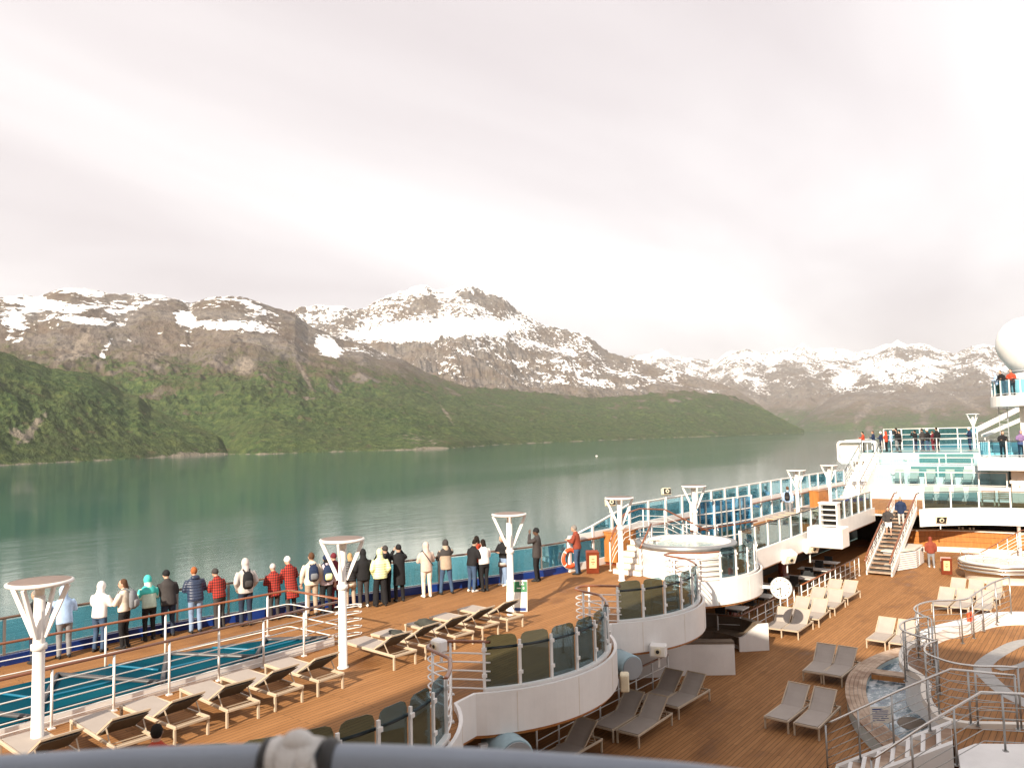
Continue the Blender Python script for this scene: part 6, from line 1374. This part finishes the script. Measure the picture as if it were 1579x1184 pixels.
P_(19.45, 17.2, -5, H=1.74, pose='phone', lean=12, head_down=22, jacket='c_black', hem=0.84, trousers='c_jean', head='hair', headmat='hair_dark', shoes='shoe_white', label='person in black jacket and blue jeans bending over something in hand')
P_(20.05, 17.45, 80, H=1.76, pose='rail', lean=2, jacket='c_red', hem=0.86, trousers='c_djean', head='hair', headmat='hair_dark', hairlen=0.08, label='person in red top behind the one in a white top')
P_(19.75, 16.9, 70, H=1.72, pose='fold', lean=4, jacket='c_white', hem=0.90, trousers='c_black', head='hair', headmat='hair_dark', hairlen=0.16, stance=0.08, label='person in white top and black leggings with long dark hair')
P_(20.85, 16.95, 165, H=1.74, pose='fold', lean=2, jacket='c_black', hem=0.94, trousers='c_ljean', wide=0.02, head='hair', headmat='hair_brown', hairlen=0.18, skirt='c_lgrey', shoes='shoe_white', label='person with long brown hair, black jacket and pale jeans left of the third lamp')
P_(22.1, 16.45, 112, H=1.86, pose='camera', pose_r='down', lean=-2, jacket='c_char', hem=0.76, trousers='c_black', head='beanie', headmat='c_black', skin='skin_dark', stance=0.12, label='tall person all in black looking through binoculars', gadget=('binoculars', 'black binoculars held by the tall person in black'))
P_(23.95, 15.95, 105, H=1.80, pose='phone', lean=6, jacket='c_rust', hem=0.88, trousers='c_jean', head='hair', headmat='hair_grey', stance=0.12, label='person with grey hair in rust red jacket beside the lifebuoy')
person((45.5, 15.4, 0), 10, H=1.80, pose='down', step=0.16, jacket='c_sky', hem=0.84, trousers='c_grey', head='hair', headmat='hair_brown', shoes='shoe_white', label='person in pale blue jacket walking on the far gallery', pack=('c_black', 'black backpack on the walker in pale blue', 'c_char'), lod=1)
zs = LOW+2.8*(49.6-44.8)/7.3
person((48.75, 10.75, LOW+2.8*9/16), 190, H=1.74, pose='rail', pose_r='down', lean=2, step=0.05, jacket='c_char', hem=0.84, trousers='c_white', shorts=True, head='hair', headmat='hair_dark', label='person in charcoal top and white shorts coming down the wooden stair', lod=1)
person((50.15, 10.35, LOW+2.8*12/16), 188, H=1.70, pose='down', lean=2, jacket='c_navy', hem=0.70, trousers='c_lgrey', head='hair', headmat='hair_dark', hairlen=0.16, label='person with long dark hair in navy at the top of the wooden stair', lod=1)
person((48.8, 8.64, LOW), 20, H=1.72, pose='down', step=0.08, jacket='c_rust', hem=0.80, trousers='c_grey', head='hood', shoes='shoe_white', label='person in rust hooded top walking on the pool deck', lod=1)
person((5.45, 10.7, 0), 60, H=1.70, pose='down', sit=True, jacket='c_red', trousers='c_djean', head='hair', headmat='hair_dark', label='seated person with dark hair just above the grey handrail', lod=1)
r = empty('stool', (5.45, 10.7, 0), math.radians(60), 'low stool under the seated person at the bottom left', 'stool')
MB().bbox((0.05, 0, 0.385), (0.42, 0.42, 0.05), 0.015).build('seat', 'chair_sling', r)
for sx in (-0.12, 0.22):
    for sy in (-0.17, 0.17): MB().beam((sx, sy, 0), (sx, sy, 0.36), 0.035).build('leg', 'dull_metal', r)
GT = 'people on the far top deck'
for x, y, face, H, ps, jk, tr_, hd, hm, lab in ((66.0, 16.1, 100, 1.62, 'rail', 'c_red', 'c_black', 'hair', 'hair_dark', 'person in red leaning at the outer left end of the far top deck'), (66.3, 15.4, 100, 1.66, 'rail', 'c_navy', 'c_djean', 'hair', 'hair_brown', 'person in navy second from the left on the far top deck'), (66.4, 14.85, 80, 1.60, 'rail', 'c_navy', 'c_black', 'beanie', 'c_white', 'person in navy with white hat on the far top deck'),
        (66.5, 14.5, 80, 1.62, 'fold', 'c_red', 'c_black', 'hood', 'c_red', 'person in bright red hood on the far top deck'), (66.3, 14.1, 90, 1.66, 'down', 'c_sky', 'c_djean', 'hood', 'c_sky', 'person in blue hooded jacket by the far white stair'), (66.6, 13.75, 80, 1.86, 'camera', 'c_black', 'c_grey', 'hair', 'hair_dark', 'tall person in black holding a camera up on the far top deck'),
        (64.3, 13.05, 100, 1.66, 'camera', 'c_black', 'c_black', 'hair', 'hair_dark', 'person in black at the head of the far white stair'), (67.0, 12.5, 60, 1.66, 'camera', 'c_black', 'c_navy', 'hair', 'hair_dark', 'person in black left of the far group of four'), (67.0, 12.0, 60, 1.78, 'down', 'c_char', 'c_djean', 'hair', 'hair_dark', 'person in charcoal in the far group of four'),
        (66.8, 11.6, 70, 1.76, 'down', 'c_black', 'c_jean', 'beanie', 'c_white', 'person with white hat in the far group of four'), (66.9, 11.25, 70, 1.58, 'down', 'c_maroon', 'c_maroon', 'hair', 'hair_brown', 'shorter person in maroon in the far group of four'), (66.8, 10.95, 60, 1.84, 'down', 'c_black', 'c_black', 'hair', 'hair_dark', 'tall person in black right of the far group'), (67.5, 8.85, 110, 1.80, 'phone', 'c_navy', 'c_navy', 'beanie', 'c_white', 'person in navy beside the small far lamp')):
    person((x, y, TZ+0.02), face, H=H, pose=ps, jacket=jk, trousers=tr_, head=hd, headmat=hm, label=lab, group=GT, lod=1)
GR = 'people on the balconies of the radome tower'
person((59.4, 5.95, 3.0), 200, H=1.72, pose='rail', lean=10, jacket='c_black', trousers='c_black', head='hair', headmat='hair_brown', hairlen=0.15, label='person in black with brown hair on the lower tower balcony', group=GR, lod=1)
person((59.4, 4.95, 3.0), 200, H=1.74, pose='rail', lean=8, jacket='c_purple', trousers='c_djean', head='hood', label='person in purple hood on the lower tower balcony', group=GR, lod=1)
person((59.75, 5.75, 7.0), 150, H=1.72, pose='rail', lean=14, jacket='c_black', trousers='c_black', head='hair', headmat='hair_dark', label='person in black on the upper tower balcony', group=GR, lod=1)
person((60.0, 6.05, 7.0), 120, H=1.60, pose='rail', lean=16, jacket='c_sky', trousers='c_black', head='hood', label='person in blue on the upper tower balcony', group=GR, lod=1)
person((59.3, 5.2, 7.0), 170, H=1.72, pose='rail', lean=12, jacket='c_red', trousers='c_black', head='hair', headmat='hair_dark', label='person in red on the upper tower balcony', group=GR, lod=1)
